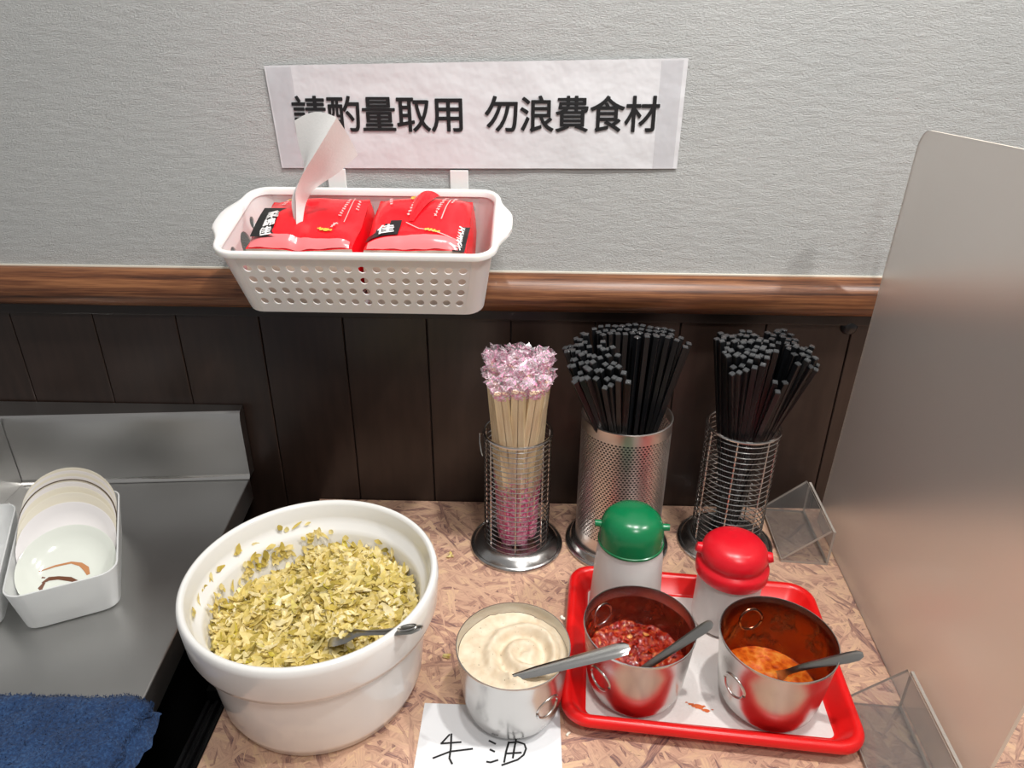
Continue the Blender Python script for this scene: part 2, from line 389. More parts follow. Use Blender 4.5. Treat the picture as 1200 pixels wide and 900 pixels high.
def text_mesh(name, body, size, mat, M4, parent=None, offset=0.0, spacing=1.0, shear=0):
    cu = bpy.data.curves.new(name, 'FONT'); cu.body = body; cu.size = size; cu.space_character = spacing; cu.shear = shear
    cu.resolution_u = 4; cu.extrude = 0.00012
    t = bpy.data.objects.new(name+'_src', cu); col.objects.link(t)
    bpy.context.view_layer.update()
    dg = bpy.context.evaluated_depsgraph_get()
    me = bpy.data.meshes.new_from_object(t.evaluated_get(dg)); bpy.data.objects.remove(t); bpy.data.curves.remove(cu)
    me.name = name; me.materials.clear(); me.materials.append(mat)
    if offset:
        bm = bmesh.new()
        for k in range(8):
            q = me.copy(); q.transform(Matrix.Translation((offset*cos(k*pi/4), offset*sin(k*pi/4), .00002*k))); bm.from_mesh(q); bpy.data.meshes.remove(q)
        bm.to_mesh(me); bm.free()
    me.transform(M4)
    o = bpy.data.objects.new(name, me); col.objects.link(o)
    if parent is not None: o.parent = parent
    return o

# ================================================================== SETTING
wall = B().box(-1.3, 1.3, .012, .12, -.85, 1.7).obj('wall_back', M['plaster'], smooth=False)
tag(wall, 'grey roughly trowelled plaster wall behind the condiment counter', 'wall', kind='structure')
up_ = B().box(-1.3, 1.3, 0, .012, .312, 1.7).obj('plaster', M['plaster'], wall, smooth=False)
G0 = -.0166
pan = None
for i in range(-12, 13):
    x0 = G0+.1*i+.0006
    if pan is None:
        pan = bev(B().box(0, .0988, 0, .010, -.85, .268).obj('panel', M['panel'], wall, smooth=False), .0008, 1); p = pan
    else:
        p = pan.copy(); col.objects.link(p)
    p.location = (x0, 0, 0)
B().box(-1.3, 1.3, .0035, .012, -.85, .30).obj('panel_backing', M['seam'], wall, smooth=False)
# wooden rail: rounded moulding
prof = [(0, .3175), (-.006, .3178), (-.012, .3165), (-.019, .3125), (-.0245, .306), (-.027, .298), (-.0265, .290), (-.023, .282), (-.017, .2765), (-.010, .274), (0, .273)]
rail = B().rings([[Vector((x, y, z)) for y, z in prof] for x in (-1.3, 1.3)], False).obj('trim_1', M['rail'], sharp=60)
tag(rail, 'rounded varnished brown wooden rail along the wall', 'rail', kind='structure')
st = B().box(-1.3, 1.3, -.006, 0, .2605, .2735).obj('trim_2', M['strip'], smooth=False); bev(st, .0015)
tag(st, 'thin dark strip under the wooden rail', 'strip', kind='structure')
ck = B().box(-1.3, 1.3, -.0022, .001, .3165, .3192).obj('caulk_line', M['caulk'], rail, smooth=False)
fl = B().box(-1.3, 1.3, -1.6, .012, -.87, -.85).obj('floor', M['floor'], smooth=False)
tag(fl, 'dark floor under the counters', 'floor', kind='structure')
bolt = B().lathe([(.0, -.0075), (.005, -.007), (.0085, -.0045), (.0098, -.001), (.0098, .0012)], 24, Matrix.Translation((.379, 0, .2575)) @ Matrix.Rotation(-pi/2, 4, 'X')).obj('bolt_cap', M['rib'])
tag(bolt, 'round black bolt cap on the dark panelling under the rail', 'bolt cap')

# ================================================================== WOOD COUNTER
tb = thing('counter', 'pinkish strand board counter top over a black cabinet', 'counter', (0, 0, 0))
bev(B().box(-.272, 1.2, -.85, -.0008, -.022, 0).obj('top_board', M['osb'], tb, smooth=False), .001, 1)
B().box(-.262, 1.2, -.84, -.0008, -.848, -.0222).obj('cabinet_body', M['cabinet'], tb, smooth=False)

# ================================================================== STEEL COUNTER
scr = thing('steel_counter', 'brushed stainless steel counter with backsplash beside the wood counter', 'counter', (-.352, -.02, 0), radians(4.9))
bev(B().box(-.9, 0, -.75, -.001, .012, .044).obj('top', M['ctop'], scr, smooth=False), .0015)
b = B()
prof = [(0, .0442), (0, .128), (.003, .137), (.006, .139), (.0185, .1405), (.0185, .0442)]
R = [[Vector((x, y+(.0 if y < .01 else -x*.082), z)) for y, z in prof] for x in (0, -.9)]
b.rings(R, True, True, True).obj('backsplash', M['ctop'], scr, sharp=30)
B().rings([[Vector((x, y, z)) for y, z in ((0, .0500), (-.0008, .0472), (-.0026, .0452), (-.0050, .0445), (0, .0443))] for x in (0, -.283)], True, True, True).obj('cove', M['bright'], scr, sharp=60)
b = B(); b.box(-.287, -.283, -.105, -.001, .0442, .139)
b.obj('side_splash', M['ctop'], scr, smooth=False)
bev(B().box(-.9, -.032, -.74, -.01, -.848, .0118).obj('cabinet_body', M['cabinet'], scr, smooth=False), .001, 1)

# black ribbed rail in the gap
gp = thing('ribbed_rail', 'black ribbed metal rail down in the gap between the two counters', 'rail', (-.2955, -.40, -.06))
B().box(-.026, .024, -.16, .12, -.016, 0).obj('channel', M['rib'], gp, smooth=False)
rb = None
for i, x in enumerate((-.022, -.013, -.005, .004, .012, .020)):
    if rb is None: rb = bev(B().box(-.002, .002, -.16, .12, 0.0001, .006).obj('rib', M['rib'], gp, smooth=False), .0008, 1); r = rb
    else:
        r = rb.copy(); col.objects.link(r)
    r.location = (x, 0, 0)
B().box(-.026, .024, .126, .142, 0, .012).obj('end_bar', M['rib'], gp, smooth=False)
B().box(-.012, .02, -.15, -.11, -.788, -.0162).obj('post', M['rib'], gp, smooth=False)
B().box(-.012, .02, .06, .10, -.788, -.0162).obj('post', M['rib'], gp, smooth=False)
rg = B().tube([(.009*cos(a), .012*sin(a), .0014) for a in [2*pi*i/24 for i in range(24)]], .0011, 6, True).obj('metal_ring', M['bright'])
rg.location = (-.287, -.262, -.048); tag(rg, 'small bright wire ring lying at the end of the black ribbed rail', 'ring')

# ================================================================== FROSTED PARTITION
def partition():
    BF, BN, TF, TN = Vector((.3815, -.030, .001)), Vector((.3505, -.425, .001)), Vector((.3815, -.050, .482)), Vector((.3525, -.447, .492))
    nrm = (BN-BF).cross(TF-BF).normalized()
    if nrm.x > 0: nrm = -nrm
    r = .018
    def P(u, v): return BF*(1-u)*(1-v)+BN*u*(1-v)+TF*(1-u)*v+TN*u*v
    Wd, Ht = (BN-BF).length, (TF-BF).length
    out = [(0, 0), (1, 0)]
    for i in range(7): a = pi/2*i/6; out.append((1-(r-r*cos(a))/Wd, 1-(r-r*sin(a))/Ht))
    for i in range(7): a = pi/2+pi/2*i/6; out.append(((r+r*cos(a))/Wd, 1-(r-r*sin(a))/Ht))
    t = thing('partition', 'tall frosted acrylic partition standing at the end of the counter', 'partition', BF)
    th = .0028
    f = [P(u, v)-BF for u, v in out]; bk = [p-nrm*th for p in f]; n = len(f)
    mesh('sheet', f+bk, [tuple(range(n)), tuple(range(n, 2*n))[::-1]]+[(i, (i+1) % n, n+(i+1) % n, n+i) for i in range(n)], None, t, False,
         mats=[M['frost'], M['edge']], fm=[0, 0]+[1]*n)
    return t
partition()
def foot(loc, rz, label):
    t = thing('partition_foot', label, 'bracket', loc, rz, 'clear brackets holding the partition')
    h, wd, ln, th = .048, .0545, .104, .0028
    # local: x=0 against sheet, extends to -x ; y from 0 to -ln
    def plate(name, a, c, off):
        a, c = Vector(a), Vector(c); d = (c-a).normalized(); q = Vector((-d.z, 0, d.x))*th*off
        V = []
        for y in (0, -ln):
            for p in (a, c, c+q, a+q): V.append(p+Vector((0, y, 0)))
        o = mesh(name, V, [(0, 1, 2, 3), (7, 6, 5, 4), (0, 4, 5, 1), (1, 5, 6, 2), (2, 6, 7, 3), (3, 7, 4, 0)], None, t, False, mats=[M['acrylic'], M['acedge']], fm=[1, 1, 0, 1, 0, 1])
    plate('base_plate', (-wd, 0, .0002), (-.0002, 0, .0002), 1)
    plate('upright_plate', (-.0002, 0, .0034), (-.0002, 0, h), 1)
    plate('sloping_plate', (-wd+.001, 0, .0036), (-.0045, 0, h), 1)
    return t
foot((.3815-.0075-.0026, -.012, 0), radians(-4.5), 'clear acrylic bracket at the partition foot nearest the wall')
foot((.3555, -.316, 0), radians(-4.5), 'clear acrylic bracket at the partition foot beside the red tray')

# ================================================================== WALL SIGN
SM = frame((-.2685, -.0012, .4305), (.4285, 0, .004), (0, 0, 1)) # local x right, y into wall, z up
sg = thing('wall_sign', 'long white paper sign with black writing taped to the wall', 'sign', mat4=SM)
def signy(x, z):
    u = x/.4285
    return -.0012*(.5+.5*nz((x*22, z*30, 1)))-.0022*(u*(1-u)*4)*(.5+.5*nz((x*9, z*12, 5)))
def signpt(u, v):
    x = u*.4285; z = v*(.1005+.0065*u); x += (1-v)*.004*(1-u)-.001*(1-v)*u
    return Vector((x, signy(x, z), z))
sh = solid(B().grid(signpt, 140, 40).obj('sheet', M['sign'], sg), .0002)
tp = B().grid(lambda u, v: signpt(.004+u*.06, .01+.98*v)-Vector((0, .0006, 0)), 8, 24).obj('tape', M['tape'], sg)
tp = B().grid(lambda u, v: signpt(.938+u*.052, .01+.98*v)-Vector((0, .0006, 0)), 8, 24).obj('tape', M['tape'], sg)
TX = Matrix(((1, 0, 0, 0), (0, 0, -1, -.0052), (0, 1, 0, 0), (0, 0, 0, 1)))
CH = .0372
xx = .0225
for k, ch in enumerate('請酌量取用 勿浪費食材'):
    if ch == ' ': xx += .0195; continue
    o = text_mesh('character', ch, CH, M['ink'], Matrix.Translation((xx, 0, .0405)) @ TX, sg, .00052)
    for vv in o.data.vertices: vv.co.y = signy(vv.co.x, vv.co.z)-.0009+(vv.co.y+.0052)
    xx += .0362
hk = None
for lx, lb in ((-.0735, 'white adhesive hook strip behind the basket, right of the loose tissue'), (-.206, 'white adhesive hook strip behind the basket, just behind the loose tissue')):
    t = thing('adhesive_hook', lb, 'hook', (lx, -.0005, .40), 0, 'hooks holding the basket')
    bev(B().box(-.010, .010, -.0025, 0, -.03, .0305).obj('backing_plate', M['white'], t, smooth=False), .001)
    B().tube([(0, -.002, -.02), (0, -.0055, -.021), (0, -.0075, -.016), (0, -.0078, -.008)], .0018, 8).obj('hook', M['white'], t)

# ================================================================== BASKET
BM = Matrix.Translation((-.163, -.0160, .4098)) @ Matrix.Rotation(radians(15.5), 4, 'X')
bk = thing('basket', 'white perforated plastic basket hanging on the wall with tissue packs', 'basket', mat4=BM)
BW, BD, BH, TP = .262, .128, .074, .011   # top width, depth, height, taper
rc = .018
def outline(v, n_long=None, grow=0.0):
    """point on the wall at height fraction v (0 rim .. 1 bottom) as function of side coordinate"""
    hx = BW/2-TP*v+grow; y0 = -BD+TP*.9*v-grow; y1 = -TP*.5*v+grow
    return hx, y0, y1
def side_pt(side, s, v):
    hx, y0, y1 = outline(v); z = -BH*v
    if side == 'f': return Vector((-hx+rc+(2*hx-2*rc)*s, y0, z))
    if side == 'b': return Vector((hx-rc-(2*hx-2*rc)*s, y1, z))
    if side == 'r': return Vector((hx, y0+rc+(y1-y0-2*rc)*s, z))
    if side == 'l': return Vector((-hx, y1-rc-(y1-y0-2*rc)*s, z))
def cell(bm, fn, u0, u1, v0, v1, rx, ry, n=12):
    """quad patch with an elliptic hole (rx, ry as fraction of the cell)"""
    out = []; inn = []
    for k in range(n):
        a = 2*pi*k/n+pi/n; c, s_ = cos(a), sin(a); m = max(abs(c), abs(s_))
        out.append((.5+.5*c/m, .5+.5*s_/m)); inn.append((.5+rx*c, .5+ry*s_))
    # make corners exact
    V = [fn(u0+(u1-u0)*a, v0+(v1-v0)*b_) for a, b_ in out+inn]
    bm.add(V, [(k, (k+1) % n, n+(k+1) % n, n+k) for k in range(n)])
def patch(bm, fn, u0, u1, v0, v1, nu=1, nv=1):
    bm.grid(lambda a, b_: fn(u0+(u1-u0)*a, v0+(v1-v0)*b_), nu, nv)
bb = B()
for side, nx in (('f', 16), ('b', 16)):
    fn = lambda s, v, side=side: side_pt(side, s, v)
    patch(bb, fn, 0, 1, 0, .16, nx); patch(bb, fn, 0, 1, .90, 1, nx)
    for i in range(nx):
        for j in range(4): cell(bb, fn, i/nx, (i+1)/nx, .16+.185*j, .16+.185*(j+1), .30, .31, 12)
for side in 'lr':
    fn = lambda s, v, side=side: side_pt(side, s, v)
    patch(bb, fn, 0, 1, 0, .12, 4); patch(bb, fn, 0, 1, .80, 1, 4)
    cell(bb, fn, .3, .7, .12, .80, .36, .36, 20)
    for u0, u1 in ((0, .3), (.7, 1)):
        cell(bb, fn, u0, u1, .12, .46, .22, .26, 12); cell(bb, fn, u0, u1, .46, .80, .2, .24, 12)
def corner(cxs, ys, a0):
    def fn(s, v):
        hx, y0, y1 = outline(v); a = a0+pi/2*s
        cx = (hx-rc)*cxs; cy = (y0+rc) if ys < 0 else (y1-rc)
        return Vector((cx+rc*cos(a), cy+rc*sin(a), -BH*v))
    return fn
for cxs, ys, a0 in ((1, -1, 1.5*pi), (1, 1, 0), (-1, 1, pi/2), (-1, -1, pi)): patch(bb, corner(cxs, ys, a0), 0, 1, 0, 1, 6, 6)
hx, y0, y1 = outline(1)
fl_ = rrect(-hx, hx, y0, y1, rc, -BH); bb.add(fl_, [tuple(range(len(fl_)))])
body = bb.obj('body', M['white'], bk, smooth=False)
bm_ = bmesh.new(); bm_.from_mesh(body.data); bmesh.ops.remove_doubles(bm_, verts=bm_.verts, dist=.0002); bmesh.ops.recalc_face_normals(bm_, faces=bm_.faces); bm_.to_mesh(body.data); bm_.free()
body.data.polygons.foreach_set('use_smooth', [True]*len(body.data.polygons)); body.data.set_sharp_from_angle(angle=radians(35)); solid(body, .0016, 0)
def rimloop(grow, z, bulge):
    out = []
    for p in rrect(-BW/2-grow, BW/2+grow, -BD-grow, grow, rc+grow, z, 6): out.append(p)
    res = []
    n = len(out)
    for i in range(n):
        a, c = out[i], out[(i+1) % n]
        res.append(a)
        k = 14 if (a-c).length > .03 else 0
        for j in range(1, k): res.append(a.lerp(c, j/k))
    for p in res:
        if abs(p.x) > BW/2+grow-.0005:
            s = (p.y+BD/2)/(BD/2-rc*.4); bl = .5+.5*cos(pi*min(1, abs(s)))
            p.x += math.copysign(bulge*(3*bl*bl-2*bl**3 if bl < 1 else 1), p.x)
    return res
rl = [rimloop(-.0026, -.004, 0), rimloop(-.0008, .0008, 0), rimloop(.0006, .0020, .002), rimloop(.0034, .0020, .0115), rimloop(.0048, .0004, .0130), rimloop(.0048, -.0040, .0130), rimloop(.0038, -.0044, .0124)]
B().rings(rl).obj('rim', M['white'], bk, sharp=50)

# ---- tissue packs
def pack(label, x0, x1, seed, yfront, tearx):
    t = thing('tissue_pack', label, 'tissue pack', mat4=BM @ Matrix.Translation(((x0+x1)/2, -.062, -BH+.002)), group=None)
    wd, dp, ht = (x1-x0)/2, .052, .076
    def top(u, v, lift=0):
        x = (u*2-1)*wd; y = (v*2-1)*dp
        ed = (1-abs(u*2-1)**5)*(1-abs(v*2-1)**6)
        z = ht-.010*(1-ed)+.003*nz((x*30+seed, y*30, seed))+.004*nz((x*14, y*18+seed, 2.2))-.006*math.exp(-((x-tearx)/.006)**2)*(v < .75)*.5
        sq = .97+.03*ed
        return Vector((x*sq, y*sq, z+lift))
    b = B(); n = 26
    b.grid(top, n, n)
    # side skirts: red
    def skirt(edge):
        def fn(s, v):
            e = edge(s); z0 = e.z
            bl = .004*sin(pi*v)
            d = Vector((e.x, e.y, 0)).normalized()
            k = .0015*nz((e.x*60, e.y*60, v*6+seed))
            return Vector((e.x, e.y, z0*(1-v)+.001*v))+d*(bl+k)
        return fn
    b.grid(skirt(lambda s: top(0, s)), n, 6); b.grid(skirt(lambda s: top(1, s)), n, 6); b.grid(skirt(lambda s: top(s, 1)), n, 6)
    b.obj('wrapper', M['pack'], t, sharp=70)
    f = B().grid(skirt(lambda s: top(s, 0)), n, 10); f.obj('end_film', M['packside'], t, sharp=70)
    # folded pale end flap on the front edge
    B().grid(lambda u, v: top(.03+.94*u, .005+(.11+.03*sin(3*u+seed))*v, .0009+.001*nz((u*9, v*4, seed))), 24, 4).obj('end_flap', M['packfilm'], t, sharp=70)
    return t, top, wd, dp
def on_top(t, top, name, strokes, mat, wd, lift=.0014):
    b = B()
    for s in strokes:
        pts = []
        for a, c in zip(s[:-1], s[1:]):
            for k in range(5): pts.append(top(a[0]+(c[0]-a[0])*k/5, a[1]+(c[1]-a[1])*k/5, lift))
        pts.append(top(*s[-1], lift))
        b.ribbon(pts, wd, (0, 0, 1))
    o = b.obj(name, mat, t, smooth=False)
    if name in ('small_print', 'gold_mark', 'white_print'): o['kind'] = 'stuff'
    return o
def decal_text(t, top, name, body, size, mat, u, v, ang, wd, dp, off=.0003):
    o = text_mesh(name, body, size, mat, Matrix.Rotation(ang, 4, 'Z'), t, off)
    for vv in o.data.vertices:
        x, y = vv.co.x+(u*2-1)*wd, vv.co.y+(v*2-1)*dp
        vv.co = top((x/wd+1)/2, (y/dp+1)/2, .0020+vv.co.z)
    return o
def squiggle(u0, v0, du, dv, n, amp, rnd):
    S = []
    for i in range(n):
        cu, cv = u0+du*i, v0+dv*i
        for k in range(3):
            a = rnd.random()*pi; S.append([(cu-amp*cos(a), cv-amp*sin(a)), (cu+amp*cos(a), cv+amp*sin(a))])
    return S
rnd = random.Random(3)
t1, top1, wd1, dp1 = pack('red tissue pack with a white tissue pulled out of its top', -.108, -.002, 1.3, 0, -.002)
on_top(t1, top1, 'label_patch', [[(.16, .17), (.155, .56)]], M['blacklab'], .024, .0011)
for k, ch in enumerate('柔綿佳'): decal_text(t1, top1, 'character', ch, .0145, M['whiteink'], .10, .41-.145*k, radians(6), wd1, dp1, .0004)
on_top(t1, top1, 'small_print', squiggle(.82, .88, -.004, -.045, 9, .013, rnd)+[[(.86, .93), (.845, .42)]], M['pinkink'], .0009)
on_top(t1, top1, 'small_print', squiggle(.92, .86, 0, -.05, 4, .012, rnd)+squiggle(.78, .36, -.01, -.03, 3, .02, rnd)+squiggle(.2, .85, -.004, -.05, 3, .018, rnd), M['pinkink'], .001)
on_top(t1, top1, 'gold_mark', squiggle(.66, .25, .03, -.01, 4, .022, rnd)+squiggle(.2, .93, 0, .02, 2, .015, rnd), M['yellowink'], .0016)
t2, top2, wd2, dp2 = pack('red unopened tissue pack with creased top, right of the other pack', .006, .107, 6.1, 0, .9)
on_top(t2, top2, 'label_patch', [[(.02, .20), (.30, .20)], [(.12, .26), (.30, .26)], [(.20, .33), (.30, .33)], [(.25, .39), (.30, .39)]], M['blacklab'], .010, .0011)
decal_text(t2, top2, 'character', '佳', .018, M['whiteink'], .11, .19, radians(4), wd2, dp2, .0005)
on_top(t2, top2, 'label_patch', [[(.93, .02), (.95, .36)]], M['blacklab'], .012, .0011)
on_top(t2, top2, 'white_print', squiggle(.93, .04, .002, .05, 7, .035, rnd), M['whiteink'], .0012, .002)
on_top(t2, top2, 'small_print', squiggle(.73, .92, -.008, -.05, 10, .016, rnd)+[[(.79, .95), (.72, .42)]]+squiggle(.83, .9, -.01, -.05, 4, .014, rnd), M['pinkink'], .0011)
on_top(t2, top2, 'small_print', squiggle(.44, .9, -.008, -.055, 8, .014, rnd)+[[(.38, .38), (.52, .25), (.66, .2), (.85, .12)]]+squiggle(.15, .88, .01, -.05, 4, .014, rnd), M['pinkink'], .0011)
on_top(t2, top2, 'gold_mark', squiggle(.60, .23, .035, -.012, 4, .02, rnd)+squiggle(.38, .93, 0, -.04, 3, .018, rnd), M['yellowink'], .0016)
# raised folded crease on the second pack
B().grid(lambda u, v: top2(.40+.22*u*v+.05*u, .40+.56*v, .001+.008*sin(pi*min(1, u*.9))*v*(.6+.4*v)), 8, 12).obj('wrapper_fold', M['pack'], t2, sharp=70)

# ---- loose tissue
c0 = [(-.231, -.088, .378), (-.2295, -.089, .390), (-.2315, -.085, .409), (-.2275, -.085, .422), (-.215, -.085, .443), (-.220, -.077, .464), (-.222, -.075, .486)]
c1 = [(-.2275, -.094, .377), (-.226, -.096, .390), (-.225, -.092, .409), (-.2225, -.095, .424), (-.213, -.098, .4405), (-.193, -.104, .466), (-.174, -.104, .492)]
c2 = [(-.2245, -.088, .378), (-.2225, -.088, .390), (-.219, -.082, .408), (-.210, -.085, .4215), (-.199, -.083, .430), (-.184, -.082, .439), (-.163, -.080, .456)]
b = B()
def cat(pts, t):
    n = len(pts)-1; f = min(t*n, n-1e-6); i = int(f); f -= i
    P = [Vector(pts[max(0, min(n, k))]) for k in (i-1, i, i+1, i+2)]
    return .5*((2*P[1])+(-P[0]+P[2])*f+(2*P[0]-5*P[1]+4*P[2]-P[3])*f*f+(-P[0]+3*P[1]-3*P[2]+P[3])*f**3)
def tis(u, v):
    a, m_, c = cat(c0, v), cat(c1, v), cat(c2, v)
    p = a.lerp(m_, u*2) if u < .5 else m_.lerp(c, u*2-1)
    bow = sin(pi*((u*2) % 1))*.004*v
    return p+Vector((0, bow, 0))+Vector((0, 0, .006*sin(pi*min(1, u*2))*(v**6) if u < .5 else 0))
b.grid(tis, 20, 30); ts = solid(b.obj('tissue', M['tissue'], None, sharp=75), .0003)
tag(ts, 'white paper tissue sticking up twisted out of the open red pack', 'tissue')

# ================================================================== CHOPSTICK HOLDERS
def base_prof(R, r): return [(0, .0085), (r-.001, .0085), (r+.0012, .0135), (r+.0035, .0130), (r+(R-r)*.45, .0105), (R-.0055, .0060), (R-.0042, .0046), (R-.003, .0052), (R-.0008, .0040), (R, .002), (R-.0006, .0003), (R-.004, 0), (0, 0)]
def wire_holder(label, loc, R, r, H, rings, nv, seed):
    t = thing('wire_holder', label, 'holder', loc, seed, 'wire chopstick holders')
    B().lathe(base_prof(R, r), 56).obj('base', M['basesteel'], t, sharp=50)
    ring = B().tube([(r*cos(2*pi*i/40), r*sin(2*pi*i/40), 0) for i in range(40)], .00062, 5, True).obj('ring_wire', M['bright'], t)
    for k in range(rings):
        o = ring if k == 0 else ring.copy()
        if k: col.objects.link(o)
        o.location = (0, 0, .014+(H-.020)*k/(rings-1))
    vw = B().tube([(0, 0, .009), (0, 0, H-.001)], .0009, 6).obj('upright_wire', M['bright'], t)
    for k in range(nv):
        o = vw if k == 0 else vw.copy()
        if k: col.objects.link(o)
        a = 2*pi*k/nv; o.location = ((r-.001)*cos(a), (r-.001)*sin(a), 0)
    B().tube([(r*cos(2*pi*i/48), r*sin(2*pi*i/48), H) for i in range(48)], .0017, 8, True).obj('top_ring', M['bright'], t)
    return t
H1, H2, H3 = (-.006, -.086), (.117, -.078), (.250, -.076)
wire_holder('wire chopstick holder filled with paper wrapped pale chopsticks', (*H1, 0), .0565, .0385, .158, 22, 7, 1.1)
wire_holder('wire chopstick holder filled with black chopsticks near the partition', (*H3, 0), .0575, .0405, .165, 22, 7, 1.62)
hw = B().tube([(-.0385-.002, -.004, .156), (-.0425, -.006, .158), (-.043, -.008, .148), (-.041, -.012, .138), (-.039, -.016, .134)], .0007, 6).obj('loose_wire', M['bright'], [o for o in col.objects if o.name == 'wire_holder'][0])
hw.rotation_euler = (0, 0, -1.1)
ph = thing('perforated_holder', 'perforated steel cylinder holder filled with black chopsticks', 'holder', (*H2, 0), 0)
B().lathe(base_prof(.063, .0512), 64).obj('base', M['basesteel'], ph, sharp=50)
b = B(); r = .0505; nc, nr = 74, 45; z0, z1 = .031, .1655
def cylf(s, z): return Vector((r*cos(2*pi*s), r*sin(2*pi*s), z))
for k in range(nr):
    for i in range(nc):
        o_ = .5*(k % 2)
        u0, u1 = (i+o_)/nc, (i+1+o_)/nc; v0, v1 = z0+(z1-z0)*k/nr, z0+(z1-z0)*(k+1)/nr
        hu, hv = .29, .32
        V = [cylf(u0+(u1-u0)*a, v0+(v1-v0)*c) for a, c in ((0, 0), (1, 0), (1, 1), (0, 1), (.5-hu, .5-hv), (.5+hu, .5-hv), (.5+hu, .5+hv), (.5-hu, .5+hv))]
        b.add(V, [(0, 1, 5, 4), (1, 2, 6, 5), (2, 3, 7, 6), (3, 0, 4, 7)])
b.lathe([(r, .0085), (r, z0)], nc*2); b.lathe([(r, z1), (r, .177), (r+.0006, .1785), (r-.0006, .1788), (r-.001, .177)], nc*2)
pc = b.obj('perforated_cylinder', M['perf'], ph, sharp=60); solid(pc, .0006)

# ---- black chopsticks
def stick_mesh(L):
    b = B(); rg = []
    for z, h in ((0, .0014), (.004, .0018), (L*.5, .0024), (L-.0010, .0029), (L, .0024)):
        c = h*.55 if z < L*.45 else h*.86
        rg.append([Vector(p) for p in ((h, c, z), (c, h, z), (-c, h, z), (-h, c, z), (-h, -c, z), (-c, -h, z), (c, -h, z), (h, -c, z))])
    b.rings(rg, True, True, True)
    F = b.F; fm = [1 if (all(i >= 24 for i in f)) else 0 for f in F]
    return b.V, F, fm
def make_stick(name, L, label, group):
    V, F, fm = stick_mesh(L)
    o = mesh(name, V, F, None, None, False, mats=[M['stick'], M['stickend']], fm=fm)
    return tag(o, label, 'chopstick', group)
def place(o, bot, top, spin, lz=1.0):
    d = (Vector(top)-Vector(bot)).normalized(); q = d.to_track_quat('Z', 'Y').to_matrix().to_4x4()
    o.matrix_world = Matrix.Translation(bot) @ q @ Matrix.Rotation(spin, 4, 'Z') @ Matrix.Diagonal((1, 1, lz, 1))
def bundle(center, rimz, rin, tops, label, group, L=.266, k=.35, z0=.0095, proto=None):
    rs = random.Random(len(tops)); first = proto
    for (x, y, dz) in tops:
        c = Vector((*center, 0)); tp_ = Vector((x, y, 0))-c
        fr = (rimz-z0)/(L-.003)
        kk = k
        rp = tp_*(fr-(1-fr)*kk)
        if rp.length > 1e-6: rp = rp.normalized()*rin*math.tanh(rp.length/rin)
        bt = (rp-tp_*fr)/(1-fr)
        if bt.length > rin-.004: bt = bt.normalized()*(rin-.004)
        top_ = Vector((c.x+tp_.x, c.y+tp_.y, z0+L*.985)); bot = Vector((c.x+bt.x, c.y+bt.y, z0+.0015))
        d = top_-bot
        o = first if (first is not None and not first.get('used')) else (first.copy() if first else None)
        if o is not first: col.objects.link(o); o.pop('used', None)
        else: first['used'] = 1
        place(o, bot, top_, atan2(tp_.y, tp_.x)*.15+rs.uniform(-.3, .3), 1+dz/L)
        tag(o, label, 'chopstick', group)
def gridpts(x0, x1, y0, y1, sp, rs, skew=0, zf=None, mask=None, jit=.0012):
    out = []; ny = max(1, int(round((y1-y0)/sp))); nx = max(1, int(round((x1-x0)/sp)))
    for j in range(ny+1):
        for i in range(nx+1):
            x = x0+i*sp+(sp/2 if j % 2 else 0)+rs.uniform(-jit, jit); y = y0+j*sp*.93+rs.uniform(-jit, jit)
            if mask and not mask(x, y): continue
            out.append((x+skew*(y-y0), y, (zf(x, y) if zf else 0)+rs.uniform(-.0045, .0045)))
    return out
rs = random.Random(5)
G2 = 'black chopsticks in the perforated holder'
def group2(P, lab):
    bundle(H2, .1785, .0462, P, lab, G2, k=-.6, proto=make_stick('chopstick', .266, lab, G2))
group2(gridpts(.040, .066, -.146, -.066, .0088, rs, 0, None, lambda x, y: x < .070), 'black chopstick in the bunch leaning toward the wrapped chopsticks')
group2(gridpts(.0745, .100, -.152, -.090, .0090, rs, .05, lambda x, y: -.004+.10*(y+.09), lambda x, y: x+.35*(y+.15) < .105), 'black chopstick in the front middle bunch of the perforated holder')
group2([(.076+.0076*i, -.054+.003*sin(i*1.3)-(.0012*(i-5)**2*.22), 0) for i in range(12)]+[(.080+.0078*i, -.0625+.002*sin(i*2.3)-(.0010*(i-5)**2*.22), -.002) for i in range(11)]+[(.084+.008*i, -.071+.002*sin(i*1.7)-(.0010*(i-4)**2*.2), -.003) for i in range(10)], 'black chopstick in the back row of the perforated holder')
group2([(.1600, -.0895, 0), (.1690, -.0960, -.002), (.1520, -.0830, -.001), (.1740, -.0885, 0), (.1665, -.0800, 0), (.120, -.080, -.004), (.130, -.0815, -.002), (.140, -.083, -.001)], 'black chopstick leaning toward the partition out of the perforated holder')
G3 = 'black chopsticks in the wire holder'
def group3(P, lab, L=.264):
    bundle(H3, .165, .0352, P, lab, G3, L=L, k=-.6, proto=make_stick('chopstick', L, lab, G3))
group3(gridpts(.207, .252, -.134, -.060, .0080, rs, .0, None, lambda x, y: x < .255 and (x-.207) < .0105+(y+.142)*.9 + .02), 'black chopstick in the tight upright bunch of the wire holder')
group3(gridpts(.262, .283, -.084, -.062, .0075, rs), 'black chopstick at the wall side of the wire holder')
group3(gridpts(.279, .303, -.124, -.086, .0074, rs, -.12), 'black chopstick in the bunch leaning toward the partition')
group3([(.2575, -.125, 0), (.2685, -.124, 0), (.260, -.1345, -.002)], 'black chopstick sunk lower than its neighbours in the wire holder', .240)
for o in list(col.objects):
    if 'used' in o: del o['used']

